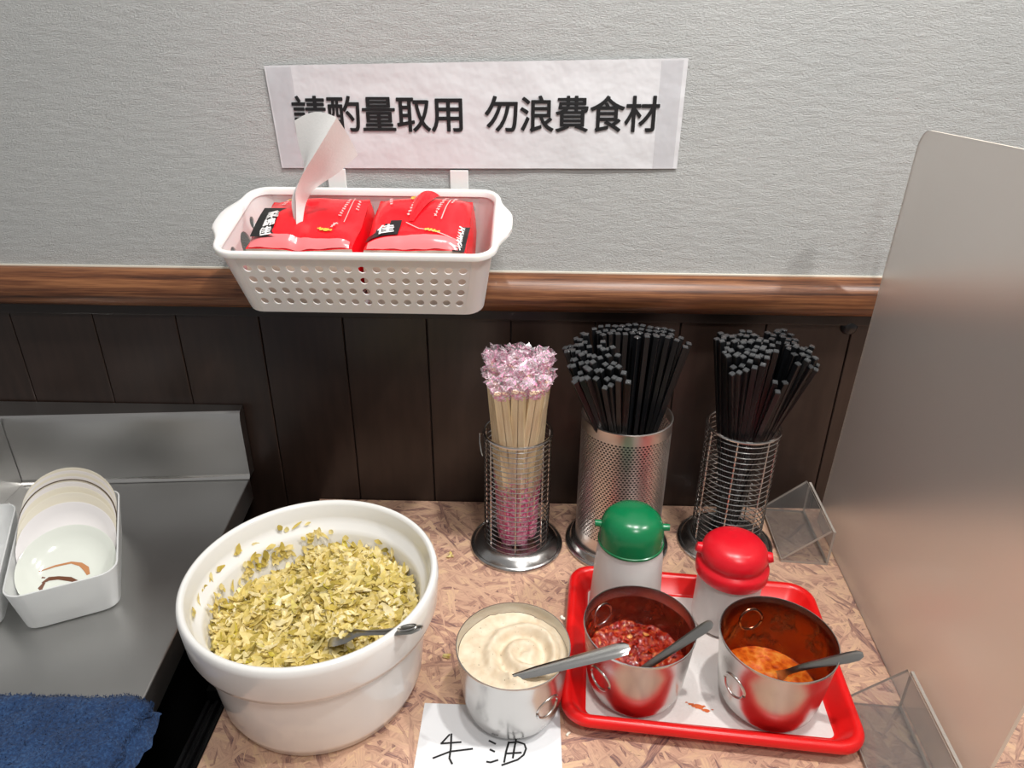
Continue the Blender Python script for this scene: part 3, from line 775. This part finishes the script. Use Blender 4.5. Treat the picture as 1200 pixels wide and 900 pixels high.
# ---- wrapped chopsticks
def wrapped():
    L = .222
    t = thing('wrapped_chopsticks', 'pair of pale chopsticks in a pink printed wrapper standing in the wire holder', 'chopsticks', group='wrapped chopsticks in the wire holder')
    for s in (-1, 1):
        rg = [[Vector((s*.0040+a*h, c*h*.85, z)) for a, c in ((1, 1), (-1, 1), (-1, -1), (1, -1))] for z, h in ((.002, .0028), (L*.5, .0034), (L-.001, .0037), (L, .0034))]
        B().rings(rg, True, True, True).obj('stick', M['wood'], t, smooth=False)
    def ring(z, a, c, ph): return [Vector((a*cos(q)*(1+.06*sin(3*q+ph)), c*sin(q)*(1+.10*cos(2*q+ph)), z)) for q in [2*pi*i/14 for i in range(14)]]
    B().rings([ring(z, .0088+.0004*sin(z*90), .0046+.0005*cos(z*70), z*25) for z in [.001+.0105*i for i in range(22)]]).obj('wrapper', M['wrap'], t, sharp=80)
    rr = random.Random(2); R = []
    for i in range(7):
        z = L-.007+.0036*i; q0 = rr.random()*6
        R.append([Vector(((.0086+.0012*i*.4)*cos(q)*(1+.35*rr.random()*i/6)+.001*i*rr.uniform(-1, 1), (.0042+.0005*i)*sin(q)*(1+.5*rr.random()*i/6)+.0008*i*rr.uniform(-1, 1), z+.0022*rr.uniform(-1, 1)*(i/6)*1.6)) for q in [2*pi*k/16 for k in range(16)]])
    B().rings(R).obj('crimped_end', M['wraptop'], t, sharp=20)
    return t
wp = wrapped(); pts1 = []
for j, y in enumerate((-.127, -.109, -.092, -.075, -.060)):
    nx = (3, 4, 4, 4, 3)[j]
    for i in range(nx): pts1.append((-.005+(i-(nx-1)/2)*.0188+rs.uniform(-.0015, .0015), y+rs.uniform(-.001, .001)))
for k, (x, y) in enumerate(pts1):
    t = wp if k == 0 else copy_tree(wp)
    c = Vector((*H1, 0)); tv = Vector((x, y, 0))-c
    rimp = tv*.88
    if rimp.length > .0285: rimp = rimp.normalized()*.0285
    L = .222; fr = (.158-.0095)/L; bt = (rimp-tv*fr)/(1-fr)
    if bt.length > .026: bt = bt.normalized()*.026
    dz = .0+.012*rs.random()*(k % 3 > 0)
    place(t, Vector((c.x+bt.x, c.y+bt.y, .0085+dz)), Vector((c.x+tv.x, c.y+tv.y, .23+dz)), rs.uniform(-.5, .5))

# ================================================================== BOWL OF GREENS
BC = (-.186, -.2955)
bw = B().lathe([(0, .003), (.068, .003), (.070, 0), (.078, 0), (.0875, .005), (.0925, .018), (.0965, .055), (.0995, .0885), (.1040, .0895), (.1085, .092), (.1105, .098), (.1122, .123), (.1112, .1285), (.1090, .1306), (.1065, .1300), (.1050, .1265), (.1035, .114), (.1015, .1070), (.0965, .1035), (.0940, .098), (.0890, .055), (.083, .022), (.070, .013), (0, .012)], 96).obj('serving_bowl', M['ceramic'], sharp=60)
bw.location = (*BC, 0); tag(bw, 'large round white ceramic bowl with a thick rim, full of pickled greens', 'bowl')
rg_ = random.Random(11)
def gl(x, y):
    h = .083+.017*math.exp(-(((x-.025)/.05)**2+((y-.012)/.045)**2))+.006*nz((x*28, y*28, 3))
    h -= .016*math.exp(-(((x+.055)/.04)**2+((y-.055)/.035)**2))
    return h
b = B(); nfl = 3600
def flake(bb, p, nrm, sz, wd, ang, curl):
    nrm = Vector(nrm).normalized(); tX = nrm.orthogonal().normalized(); tY = nrm.cross(tX)
    X = tX*cos(ang)+tY*sin(ang); Y = nrm.cross(X); V = []
    for i in range(4):
        s = i/3-.5
        ww = wd*(1-.75*abs(2*s)**2.2)*rg_.uniform(.75, 1.2)
        for j in (-1, 0, 1):
            V.append(Vector(p)+X*sz*s+Y*ww*.5*j+nrm*(curl*sz*(s*s*2.2)+(.25*wd*abs(j))*curl+rg_.uniform(-.12, .12)*wd))
    bb.add(V, [(i*3+j, i*3+j+1, (i+1)*3+j+1, (i+1)*3+j) for i in range(3) for j in range(2)])
for k in range(nfl):
    rr = .0885*sqrt(rg_.random()); a = rg_.random()*2*pi; x, y = rr*cos(a), rr*sin(a)
    z = gl(x, y)+rg_.uniform(-.002, .005)
    nrm = Vector((rg_.gauss(0, .36), rg_.gauss(0, .36)-.1, 1))
    big = rg_.random()
    sz = rg_.uniform(.006, .012) if big < .72 else rg_.uniform(.011, .020)
    flake(b, (x, y, z), nrm, sz, sz*rg_.uniform(.32, .62), rg_.random()*pi, rg_.uniform(-.35, .45))
for k in range(420):
    rr = .086*sqrt(rg_.random()); a = rg_.random()*2*pi; x, y = rr*cos(a), rr*sin(a)
    sz = rg_.uniform(.014, .025)
    flake(b, (x, y, gl(x, y)+rg_.uniform(.001, .006)), (rg_.gauss(0, .3), rg_.gauss(0, .3)-.1, 1), sz, rg_.uniform(.004, .008), rg_.random()*pi, rg_.uniform(-.25, .3))
for k in range(26):
    u_ = rg_.random(); flake(b, (.018+.034*u_+rg_.uniform(-.003, .003), -.046-.010*u_+rg_.uniform(-.006, .006), .1055+.012*u_+rg_.uniform(.0, .003)), (rg_.gauss(0, .3), rg_.gauss(0, .3), 1), rg_.uniform(.005, .010), rg_.uniform(.003, .005), rg_.random()*pi, .2)
# bits stuck on the inner wall
for k in range(150):
    a = rg_.uniform(.25*pi, 1.12*pi); z = .084+.030*rg_.random()**1.8
    if a > .95*pi or .55*pi < a < .85*pi or rg_.random() < .3:
        rr = .0925+(.0095 if z > .1045 else .0)-.0015
        flake(b, (rr*cos(a), rr*sin(a), z), (-cos(a), -sin(a), .4), rg_.uniform(.005, .012), rg_.uniform(.003, .006), rg_.random()*pi, .2)
gr = b.obj('pickled_greens', M['greens'], sharp=60)
gr.location = (*BC, 0); tag(gr, 'chopped yellow green pickled mustard greens heaped in the white bowl', 'pickled greens', kind='stuff')
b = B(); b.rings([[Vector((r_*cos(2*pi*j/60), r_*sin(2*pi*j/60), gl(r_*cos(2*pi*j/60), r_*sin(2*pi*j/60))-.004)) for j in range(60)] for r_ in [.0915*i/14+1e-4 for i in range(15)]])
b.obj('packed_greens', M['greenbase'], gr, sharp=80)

# ---- spoons
def cutlery(name, label, tip, bowl, upv, secs, mat, holes=None):
    """secs: (fraction along from bowl end to handle tip, half width, half thickness, lift, sag)"""
    A, C = Vector(bowl), Vector(tip); L = (C-A).length; M4 = frame(A, C-A, upv); R = []
    for s, hw_, ht, lift, sag in secs:
        ring = []
        for j in range(9):
            q = -1+j/4; ring.append(Vector((s*L, hw_*q, lift+ht*(1-abs(q)**3)+sag*(q*q-1))))
        for j in range(7, 0, -1):
            q = -1+j/4; ring.append(Vector((s*L, hw_*q, lift-ht*(1-abs(q)**3)+sag*(q*q-1))))
        R.append(ring)
    t = thing(name, label, 'spoon', mat4=M4)
    o = B().rings(R, True, True, True).obj('handle', mat, t, sharp=60)
    return t
sp_secs = [(0, .004, .0006, 0, .001), (.04, .009, .0008, -.001, .003), (.14, .0125, .0009, -.002, .005), (.24, .009, .0009, 0, .003), (.30, .0045, .0011, .002, .0005), (.38, .0034, .0013, .002, 0), (.6, .0038, .0012, 0, 0), (.85, .0058, .0010, -.001, 0), (.95, .0056, .0010, -.0015, 0), (1, .0025, .0006, -.002, 0)]
def blade(w0, w1, th=.001): return [(0, w0*.6, th, 0, 0), (.2, w0, th, 0, 0), (.6, (w0+w1)/2, th, 0, 0), (.9, w1, th, 0, 0), (.97, w1*.85, th, 0, 0), (1, w1*.4, th*.6, 0, 0)]
# greens spoon, bowl upside down in the greens, handle end over the rim
g = thing('serving_spoon', 'old steel spoon half buried in the pickled greens, handle over the bowl rim', 'spoon', mat4=frame((-.163, -.343, .100), Vector((-.077, -.366, .1375))-Vector((-.163, -.343, .100)), (.15, .1, 1)))
L = .096; R = []
for s, hw_, ht, lift, sag in [(0, .0025, .0006, -.004, -.001), (.04, .007, .0009, -.001, -.003), (.15, .0105, .001, .003, -.005), (.27, .0095, .001, .004, -.005), (.36, .005, .0012, .003, -.002), (.42, .0036, .0014, .001, 0), (.62, .0045, .0013, 0, 0), (.80, .0068, .0012, .0, -.0005), (.93, .0066, .0012, .0, -.0008), (.98, .0045, .001, 0, -.0003), (1, .002, .0006, 0, 0)]:
    ring = []
    for j in range(9): q = -1+j/4; ring.append(Vector((s*L, hw_*q, lift+ht*(1-abs(q)**3)+sag*(q*q))))
    for j in range(7, 0, -1): q = -1+j/4; ring.append(Vector((s*L, hw_*q, lift-ht*(1-abs(q)**3)+sag*(q*q))))
    R.append(ring)
B().rings(R, True, True, True).obj('spoon_body', M['spoon'], g, sharp=60)
B().tube([(L*.86+.009*cos(a), .0042*sin(a), .0016) for a in [2*pi*i/24 for i in range(24)]], .0006, 5, True).obj('handle_loop', M['bright'], g)

# ================================================================== STEEL CUPS
def cup(name, label, loc, H, R, rings, group):
    t = thing(name, label, 'cup', loc, 0, group)
    k = H/.077
    outer = [(0, .0018), (.026, .0016), (.030, 0), (.034, .0004), (.0395, .004), (.0428, .010), (.0452, .022), (.0470, .040), (.0488, .060), (.0500, .0745), (.0508, .0765), (.0506, .0778), (.0498, .0778)]
    inner = [(.0494, .0765), (.0482, .060), (.0464, .040), (.0446, .022), (.0422, .011), (.039, .0055), (.033, .003), (0, .0028)]
    pr = [(r_*R/.0508, z*k) for r_, z in outer+inner]
    B().lathe(pr, 72).obj('body', M['steel'], t, sharp=50)
    def rad(z, ins):
        P = [(z_*k, r_*R/.0508) for r_, z_ in (inner[::-1] if ins else outer)]
        for (za, ra), (zb, rb_) in zip(P[:-1], P[1:]):
            if za <= z <= zb and zb > za: return ra+(rb_-ra)*(z-za)/(zb-za)
        return P[-1][1]
    for ang, zc, rr, ins in rings:
        pts = []
        for i in range(32):
            q = 2*pi*i/32; z = zc+rr*sin(q); ra = rad(z, ins)+(.0007 if ins else -.0007); a = ang+rr*cos(q)/ra
            pts.append((ra*cos(a), ra*sin(a), z))
        B().tube(pts, .0018, 8, True).obj('embossed_ring', M['steel'], t)
    return t
def disc(fn, rad, nr=24, n=64):
    b = B(); R = []
    for i in range(nr+1):
        r_ = max(rad*i/nr, 1e-4); R.append([Vector((r_*cos(2*pi*j/n), r_*sin(2*pi*j/n), fn(r_*cos(2*pi*j/n), r_*sin(2*pi*j/n)))) for j in range(n)])
    return b.rings(R)
CG = 'small steel cups of condiments'
C1, C2, C3 = (-.0057, -.3225, .0004), (.1085, -.3000, .0042), (.2300, -.3115, .0042)
cup('steel_cup', 'steel cup filled with pale beef tallow, standing on a paper note', C1, .077, .0508, [(radians(-48), .040, .0115, False)], CG)
cup('steel_cup', 'steel cup of thick red chili sauce on the red tray', C2, .077, .0508, [(radians(-142), .040, .0115, False), (radians(128), .052, .0115, True)], CG)
cup('steel_cup', 'steel cup nearly empty with orange chili oil on the red tray', C3, .077, .0512, [(radians(-150), .042, .0115, False), (radians(100), .052, .0115, True)], CG)
def tal(x, y):
    z = .0665
    d = sqrt((x-.012)**2+(y-.002)**2); a = atan2(y-.002, x-.012)
    z += .0045*sin(d*330-a*1.0)*math.exp(-((d-.022)/.016)**2)
    z -= .007*math.exp(-(((x-.030)/.010)**2+((y+.004)/.016)**2))
    z += .006*math.exp(-(((x-.002)/.010)**2+((y+.029)/.008)**2))*(.7+.8*nz((x*240, y*240, 9)))
    z += .002*nz((x*60, y*60, 1))+.0012*nz((x*170, y*170, 4))
    return z
o = disc(tal, .0484, 40, 110).obj('beef_tallow', M['tallow'], sharp=80); o.location = C1; tag(o, 'creamy beef tallow with a swirl filling the steel cup', 'tallow', kind='stuff')
def cs1(x, y): return .036+.10*(-x)*.05+.0035*nz((x*80, y*80, 2))+.003*nz((x*190, y*190, 7))
o = disc(cs1, .0462, 44, 120).obj('chili_sauce', M['chili1'], sharp=80); o.location = C2; tag(o, 'chunky dark red chili sauce inside the steel cup', 'sauce', kind='stuff')
def cs2(x, y): return .020-.05*x+.0010*nz((x*60, y*60, 2))+.0008*nz((x*200, y*200, 7))
o = disc(cs2, .0446, 30, 90).obj('chili_oil', M['chili2'], sharp=80); o.location = C3; tag(o, 'thin orange chili oil at the bottom of the steel cup', 'oil', kind='stuff')
def residue_reflection(par, mat, z0, z1):
    R = []
    for z in [z0+(z1-z0)*i/10 for i in range(11)]:
        P = [(.022, .0446), (.040, .0464), (.060, .0482), (.0765, .0494)]
        for (za, ra), (zb, rb_) in zip(P[:-1], P[1:]):
            if z <= zb: rr = ra+(rb_-ra)*(z-za)/(zb-za); break
        R.append([Vector(((rr-.0004)*cos(2*pi*j/60), (rr-.0004)*sin(2*pi*j/60), z)) for j in range(60)])
    B().rings(R).obj('sauce_residue_reflection', mat, par)
cups = [o for o in col.objects if o.name.startswith('steel_cup') and o.type == 'EMPTY']
residue_reflection(cups[1], M['res1'], .034, .066); residue_reflection(cups[2], M['res2'], .019, .072)  # shell colour holds both oil film and the sauce mirrored in the steel
# chili bits
rb_ = random.Random(4)
b = B()
for k in range(130):
    rr = .043*sqrt(rb_.random()); a = rb_.random()*2*pi; x, y = rr*cos(a), rr*sin(a)
    flake(b, (x, y, cs1(x, y)+.0008), (rb_.gauss(0, .4), rb_.gauss(0, .4), 1), rb_.uniform(.003, .007), rb_.uniform(.002, .004), rb_.random()*pi, .3)
for k in range(26):
    a = rb_.uniform(.75*pi, 1.15*pi); z = rb_.uniform(.04, .058); flake(b, (.0468*cos(a), .0468*sin(a), z), (-cos(a), -sin(a), .2), .005, .003, rb_.random()*pi, .2)
o = b.obj('chili_flakes', m_island('chili_flake', [(0, (.12, .004, .003)), (.6, (.40, .014, .005)), (.9, (.56, .07, .015)), (1, (.74, .36, .10))], .12, 200), sharp=60)
o.location = C2; tag(o, 'red and orange chili flakes floating in the chunky sauce', 'chili flakes', kind='stuff')

cutlery('spreading_spoon', 'flat handled steel spoon stuck in the beef tallow, leaning over the red tray edge', (.0925, -.3430, .0975), (-.006, -.3520, .0690), (0, -.25, 1), blade(.0048, .0066, .0012), M['bright'])
cutlery('sauce_spoon', 'dark steel spoon handle leaning in the chunky chili sauce', (.1680, -.3150, .1000), (.1000, -.3180, .0330), (-.3, -.45, 1), blade(.0032, .0048, .0010), M['spoon'])
cutlery('sauce_spoon', 'dark steel spoon handle leaning in the orange chili oil', (.2885, -.3425, .0950), (.2245, -.3170, .0420), (-.3, -.4, 1), [(0, .0090, .0008, -.020, .002), (.08, .0055, .0009, -.012, .001), (.2, .0028, .0011, -.0050, 0), (.35, .0030, .0011, -.0012, 0), (.5, .0034, .0011, 0, 0), (.85, .0048, .001, 0, 0), (.95, .0044, .001, 0, 0), (1, .002, .0006, 0, 0)], M['spoon'])

# ================================================================== RED TRAY
TRC = (.178, -.2610); TRZ = radians(-5.5)
tr = thing('serving_tray', 'bright red plastic tray with rounded corners holding cups and bottles', 'tray', (*TRC, 0), TRZ)
hx, hy = .1325, .1045
def tl(g, z, r): return rrect(-hx+g, hx-g, -hy+g, hy-g, r, z, 7)
R = [tl(.0195, 0, .012), tl(.0165, .0012, .014), tl(.0085, .0180, .020), tl(.0070, .0205, .021), tl(.0028, .0207, .024), tl(.0006, .0190, .0255), tl(0, .0150, .026), tl(0, .0135, .026), tl(.0010, .0135, .025)]
low = [tl(.0019, .0180, .024), tl(.0068, .0186, .021), tl(.0100, .0165, .018), tl(.0180, .0028, .013), tl(.0205, .0026, .011)]
# outer skin (underside) then over the lip to the inside
outer = [tl(.0195, 0, .012), tl(.0165, .0010, .014), tl(.0080, .0165, .019), tl(.0020, .0165, .024), tl(.0016, .0130, .0245), tl(.0002, .0130, .026), tl(0, .0160, .026), tl(.0014, .0192, .025), tl(.0040, .0208, .023), tl(.0072, .0204, .021), tl(.0098, .0182, .018), tl(.0180, .0042, .013), tl(.0205, .0032, .011), tl(.05, .0030, .010)]
B().rings(outer, True, True, True).obj('tray_body', M['red'], tr, sharp=50)
ln = thing('tray_liner', 'white paper napkin lining the red tray, spotted with sauce', 'napkin', (*TRC, .0036), TRZ+radians(.5))
B().add(rrect(-hx+.0225, hx-.0225, -hy+.0225, hy-.0225, .006, 0), [tuple(range(28))]).obj('sheet', M['liner'], ln, smooth=False)
b = B()
for (x, y, s) in ((-.006, -.062, .006), (-.013, -.060, .0032), (.000, -.0655, .0038), (-.017, -.0585, .0015), (.006, -.064, .0013)):
    rr_ = random.Random(int(x*9999)); b.add([Vector((x+s*rr_.uniform(.65, 1.2)*cos(2*pi*k/18), y+s*.5*rr_.uniform(.6, 1.2)*sin(2*pi*k/18), .0003)) for k in range(18)], [tuple(range(18))])
b.obj('sauce_stain', M['stain'], ln, smooth=False)

# ---- bottles
def bottle_green():
    t = thing('squeeze_bottle', 'milky plastic shaker bottle with a green domed cap on the red tray', 'bottle', (.110, -.2090, .0040), radians(-4))
    o = B().lathe([(0, .001), (.030, .001), (.0330, .0005), (.0365, .003), (.0375, .008), (.0335, .085), (.0312, .104), (.0310, .108)], 48).obj('bottle_body', M['bottle'], t, sharp=50); solid(o, .0012, -1)
    B().lathe([(.0316, .1000), (.0330, .1000), (.0330, .1018), (.0321, .1024), (.0318, .114), (.0308, .1210), (.0280, .1280), (.0225, .1335), (.0125, .1365), (0, .1372)], 48).obj('cap', M['green'], t, sharp=50)
    for s in (-1, 1):
        B().tube([(s*.028, 0, .1185), (s*.034, 0, .1190), (s*.0368, 0, .1190)], [.0040, .0038, .0036], 10).obj('cap_lug', M['green'], t, sharp=50)
    return t
def bottle_red():
    t = thing('squeeze_bottle', 'short milky plastic shaker bottle with a red flanged cap on the red tray', 'bottle', (.2155, -.2095, .0040), radians(-12))
    o = B().lathe([(0, .001), (.026, .001), (.0290, .0005), (.0320, .003), (.0330, .008), (.0322, .050), (.0312, .068)], 48).obj('bottle_body', M['bottle'], t, sharp=50); solid(o, .0012, -1)
    B().lathe([(.0330, .0640), (.0352, .0640), (.0362, .0660), (.0364, .0745), (.0352, .0780), (.0318, .0795), (.0312, .0810), (.0328, .0850), (.0330, .0890), (.0312, .0955), (.0270, .1005), (.020, .1040), (.010, .1058), (0, .1062)], 48).obj('cap', M['capred'], t, sharp=60)
    for s in (-1, 1):
        B().tube([(s*.028, 0, .0870), (s*.0345, 0, .0885), (s*.0375, 0, .0892)], [.0066, .0058, .0046], 10).obj('cap_lug', M['capred'], t, sharp=50)
    return t
bottle_green(); bottle_red()

# ================================================================== PAPER NOTE
nt = thing('paper_note', 'white paper note handwritten in black pen under the tallow cup', 'note', (0, 0, .0002))
B().grid(lambda u, v: Vector((-.0885+.1265*u+.001*v*(1-u), -.445+(.1225-.002*u)*v, .00008*nz((u*5, v*5, 1)))), 12, 12).obj('sheet', M['paper'], nt)
S = [[(-.061, -.3555), (-.0673, -.3645)], [(-.0673, -.3645), (-.0502, -.3626)], [(-.0593, -.3548), (-.0584, -.3695), (-.0587, -.3785), (-.0559, -.3835)],
     [(-.0726, -.3787), (-.0588, -.3721), (-.0396, -.3689)], [(-.0253, -.3606), (-.0198, -.3634)], [(-.024, -.3692), (-.0203, -.371)],
     [(-.0263, -.3808), (-.0231, -.3813), (-.0171, -.379)], [(-.008, -.3614), (-.0101, -.3707), (-.0115, -.3808)],
     [(-.008, -.3621), (-.0002, -.361), (.0057, -.363), (.0072, -.3676), (.0052, -.3735), (.0, -.3782), (-.0132, -.3836)],
     [(-.0094, -.3726), (.0028, -.3714)], [(-.0017, -.3592), (-.0031, -.3679), (-.0041, -.3766)]]
for nm, idx in (('character', S[:4]), ('character', S[4:])):
    b = B()
    for i, s in enumerate(idx): b.ribbon([(x, y, .00035+.00002*i) for x, y in s], .0017, (0, 0, 1))
    b.obj(nm, M['ink'], nt, smooth=False)

# ================================================================== SAUCER BINS
DZ = .0445
BA = radians(27)
ux, uy = Vector((cos(BA), sin(BA), 0)), Vector((-sin(BA), cos(BA), 0))
def bin_(label, fr):
    """fr: front right bottom corner; local x to the left negative, y back"""
    wd, dp, h, tp_ = .084, .146, .049, .004
    o = Vector(fr)-ux*(wd/2)+uy*(dp/2)
    t = thing('saucer_bin', label, 'bin', (o.x, o.y, DZ), BA, 'milky plastic bins')
    def lo(g, z, r): return rrect(-wd/2-g, wd/2+g, -dp/2-g, dp/2+g, r, z, 5)
    B().rings([lo(-.0045, 0, .012), lo(-.001, .003, .014), lo(.0060, h, .018)], True, True).obj('body', M['binw'], t, sharp=50)
    return t, o
t, bo = bin_('milky plastic bin full of small saucers on the steel counter', (-.396, -.256, 0))
solid(t.children[0], .0015, -1) if t.children else None
t2b, _ = bin_('milky plastic bin beside the saucer bin, cut off by the picture edge', (-.4945, -.2855, 0))
for o in col.objects:
    if o.parent in (t, t2b) and not o.modifiers: solid(o, .0015, -1)
def saucer(label, mat, depth, lean, lift, deco=False, dark=False, R=.0475, side=0):
    # stands on its edge inside the bin, facing forward, leaning back
    h = R
    c = bo+uy*depth+ux*side
    zc = DZ+.0035+lift+R*cos(lean)
    n = (-uy*cos(lean)+Vector((0, 0, 1))*sin(lean)).normalized()
    upd = (uy*sin(lean)+Vector((0, 0, 1))*cos(lean))
    cc = Vector((c.x, c.y, zc))+uy*R*sin(lean)
    X = upd.cross(n).normalized()
    M4 = Matrix(((X.x, upd.x, n.x, cc.x), (X.y, upd.y, n.y, cc.y), (X.z, upd.z, n.z, cc.z), (0, 0, 0, 1)))
    t = thing('saucer', label, 'saucer', mat4=M4, group='small saucers in the bin')
    s = R/.0475
    B().lathe([(0, .0018), (.022*s, .0018), (.030*s, .0030), (.040*s, .0075), (.0462*s, .0128), (.0475*s, .0134), (.0472*s, .0122), (.041*s, .0055), (.031*s, .0008), (.024*s, -.0008), (.023*s, -.0022), (.020*s, -.0020), (.019*s, 0), (0, 0)], 56).obj('dish', mat, t, sharp=50)
    if dark: B().tube([(.0474*s*cos(a), .0474*s*sin(a), .0134) for a in [2*pi*i/56 for i in range(56)]], .0006, 5, True).obj('dark_rim', M['dishline'], t)
    if deco:
        def dp_(x, y):
            r_ = sqrt(x*x+y*y); return .0019+.0002 if r_ < .022 else .0022+(r_-.022)*.20+max(0, r_-.03)*.25
        for mt, strokes in ((M['dishpaint'], [[(-.024, -.007, .0016), (-.018, -.004, .004), (-.010, -.0055, .0036), (.0, -.010, .0045), (.008, -.016, .002)], [(-.022, -.007, .002), (-.026, -.013, .0045), (-.024, -.018, .003)], [(-.021, -.002, .001), (-.024, -.001, .002)], [(-.012, -.017, .001), (-.004, -.020, .003), (.002, -.022, .001)]]),
                            (M['dishpaint2'], [[(-.026, .006, .0006), (-.012, .008, .002), (.002, .0075, .0022), (.010, .003, .004), (.0145, -.003, .0055), (.016, -.010, .003)]])):
            b = B()
            for s_ in strokes:
                Lr = []
                for i, (x, y, w_) in enumerate(s_):
                    a = Vector(s_[max(i-1, 0)][:2]); c_ = Vector(s_[min(i+1, len(s_)-1)][:2]); d = (c_-a).normalized(); q = Vector((-d.y, d.x))*w_/2
                    for sg_ in (-1, 1): Lr.append(Vector((x+q.x*sg_, y+q.y*sg_, dp_(x+q.x*sg_, y+q.y*sg_))))
                b.add(Lr, [(2*i, 2*i+1, 2*i+3, 2*i+2) for i in range(len(s_)-1)])
            b.obj('painted_mark', mt, t, smooth=False)
    return t
RS = .0448
saucer('pale green saucer painted with brown brush strokes at the front of the bin', M['dishg'], -.066, radians(60), .002, True, R=.0442)
saucer('plain white saucer directly behind the painted one', M['dishw'], -.030, radians(48), .001, R=RS)
saucer('cream saucer directly behind the plain white one', M['dishc'], -.012, radians(42), .001, R=RS)
saucer('cream saucer second behind the plain white one', M['dishc'], .000, radians(38), .001, R=RS)
saucer('white saucer in front of the saucer with the dark rim', M['dishw'], .0105, radians(34), .001, R=RS)
saucer('saucer with a dark rim line near the back of the bin', M['dishc'], .018, radians(31), .0, dark=True, R=RS)
for k in range(4):
    saucer('pale saucer packed behind the dark rimmed one', M['dishc'] if k % 2 else M['dishw'], .0255+.0066*k, radians(29.6-.3*k), .0, R=RS)

# ================================================================== BLUE TOWEL
tw = thing('towel', 'dark blue terry towel lying over the edge of the steel counter', 'towel', (-.45, -.44, .0462))
def tws(x0, x1, y0, y1, z, th, seed):
    def top(u, v):
        x = x0+(x1-x0)*u; y = y0+(y1-y0)*v
        e = min(1, min(u, 1-u)*(x1-x0)/.008, (1-v)*(y1-y0)/.008); e = sqrt(max(0, e))
        xe = x+(.006*nz((y*40, seed, 1))+.003*nz((y*120, seed, 4)))*u; ye = y+(.004*nz((x*30, seed, 2))+.0015*nz((x*200, seed, 2)))*v
        drop = 0
        xr = xe-.128
        if xr > 0: drop = xr*.35+6*xr*xr
        return Vector((xe, ye, z+th*e*(.9+.35*nz((x*45, y*45, seed)))+.0018*nz((x*300, y*300, seed))-drop))
    b = B(); b.grid(top, 170, 90); return b, top
b, f1 = tws(-.25, .149, -.20, .066, .001, .006, 1.0)
b.obj('lower_layer', M['towel'], tw, sharp=80)
b, f2 = tws(-.25, .141, -.20, .070, .008, .007, 3.0)
b.obj('upper_layer', M['towel'], tw, sharp=80)
b = B(); rt_ = random.Random(8)
for k in range(9000):
    u, v = rt_.random(), .25+.75*rt_.random()**.8
    if rt_.random() < .12: v = 1-.006*rt_.random()
    if rt_.random() < .10: u = 1-.006*rt_.random()
    p = f2(u, v); a = rt_.random()*6.28; d = Vector((cos(a), sin(a), 0)); l = rt_.uniform(.0012, .0030)
    q = Vector((rt_.gauss(0, .6), rt_.gauss(0, .6)+.2, 1)).normalized()
    b.add([p-d*.0005, p+d*.0005, p+q*l], [(0, 1, 2)])
pl = b.obj('pile', M['towel'], tw, smooth=False); tag(pl, kind='stuff')

# ================================================================== CRUMBS
for (x, y, s, lb) in ((-.084, -.114, .007, 'bit of yellow green pickle on the counter by the wrapped chopsticks holder'), (-.0725, -.268, .006, 'bit of dark pickle on the counter beside the white bowl')):
    b = B()
    for k in range(4): flake(b, (x+rg_.uniform(-.002, .002), y+rg_.uniform(-.002, .002), .0012+.0006*k), (rg_.gauss(0, .2), rg_.gauss(0, .2), 1), s, s*.6, rg_.random()*3, .2)
    o = b.obj('pickle_crumb', M['greens'], sharp=60); tag(o, lb, 'crumb')
for (x, y, z, s, lb) in ((.0395, -.2915, .0775, .004, 'crumb of tallow on the rim of the tallow cup'), (.0445, -.352, 0, .003, 'crumb of tallow on the counter beside the note')):
    b = B()
    for k in range(5):
        c = Vector((x+rg_.uniform(-1, 1)*s*.5, y+rg_.uniform(-1, 1)*s*.5, z+s*.3)); r_ = s*rg_.uniform(.3, .5)
        b.lathe([(0, -r_), (r_*.7, -r_*.7), (r_, 0), (r_*.7, r_*.7), (0, r_)], 8, Matrix.Translation(c))
    o = b.obj('tallow_crumb', M['crumb'], sharp=80); tag(o, lb, 'crumb')

# ================================================================== pieces of parts hang under their part
SUB = {'cap_lug': 'cap', 'painted_mark': 'dish', 'dark_rim': 'dish', 'character': 'sheet', 'tape': 'sheet', 'embossed_ring': 'body', 'rib': 'channel',
       'end_flap': 'wrapper', 'label_patch': 'wrapper', 'small_print': 'wrapper', 'gold_mark': 'wrapper', 'white_print': 'wrapper', 'wrapper_fold': 'wrapper',
       'sauce_stain': 'sheet', 'handle_loop': 'spoon_body', 'crimped_end': 'wrapper', 'rim': 'body'}
kids = {}
for o in col.objects:
    if o.parent is not None: kids.setdefault(o.parent.name, []).append(o)
for pn, L in list(kids.items()):
    for o in L:
        nm = o.name.split('.')[0]
        tgt = SUB.get(nm) or ('wrapper' if nm == 'character' else None)
        if nm == 'character' and not any(k.name.split('.')[0] == 'sheet' for k in L): tgt = 'wrapper'
        if not tgt: continue
        c = [k for k in L if k.name.split('.')[0] == tgt]
        if c: o.parent = c[0]
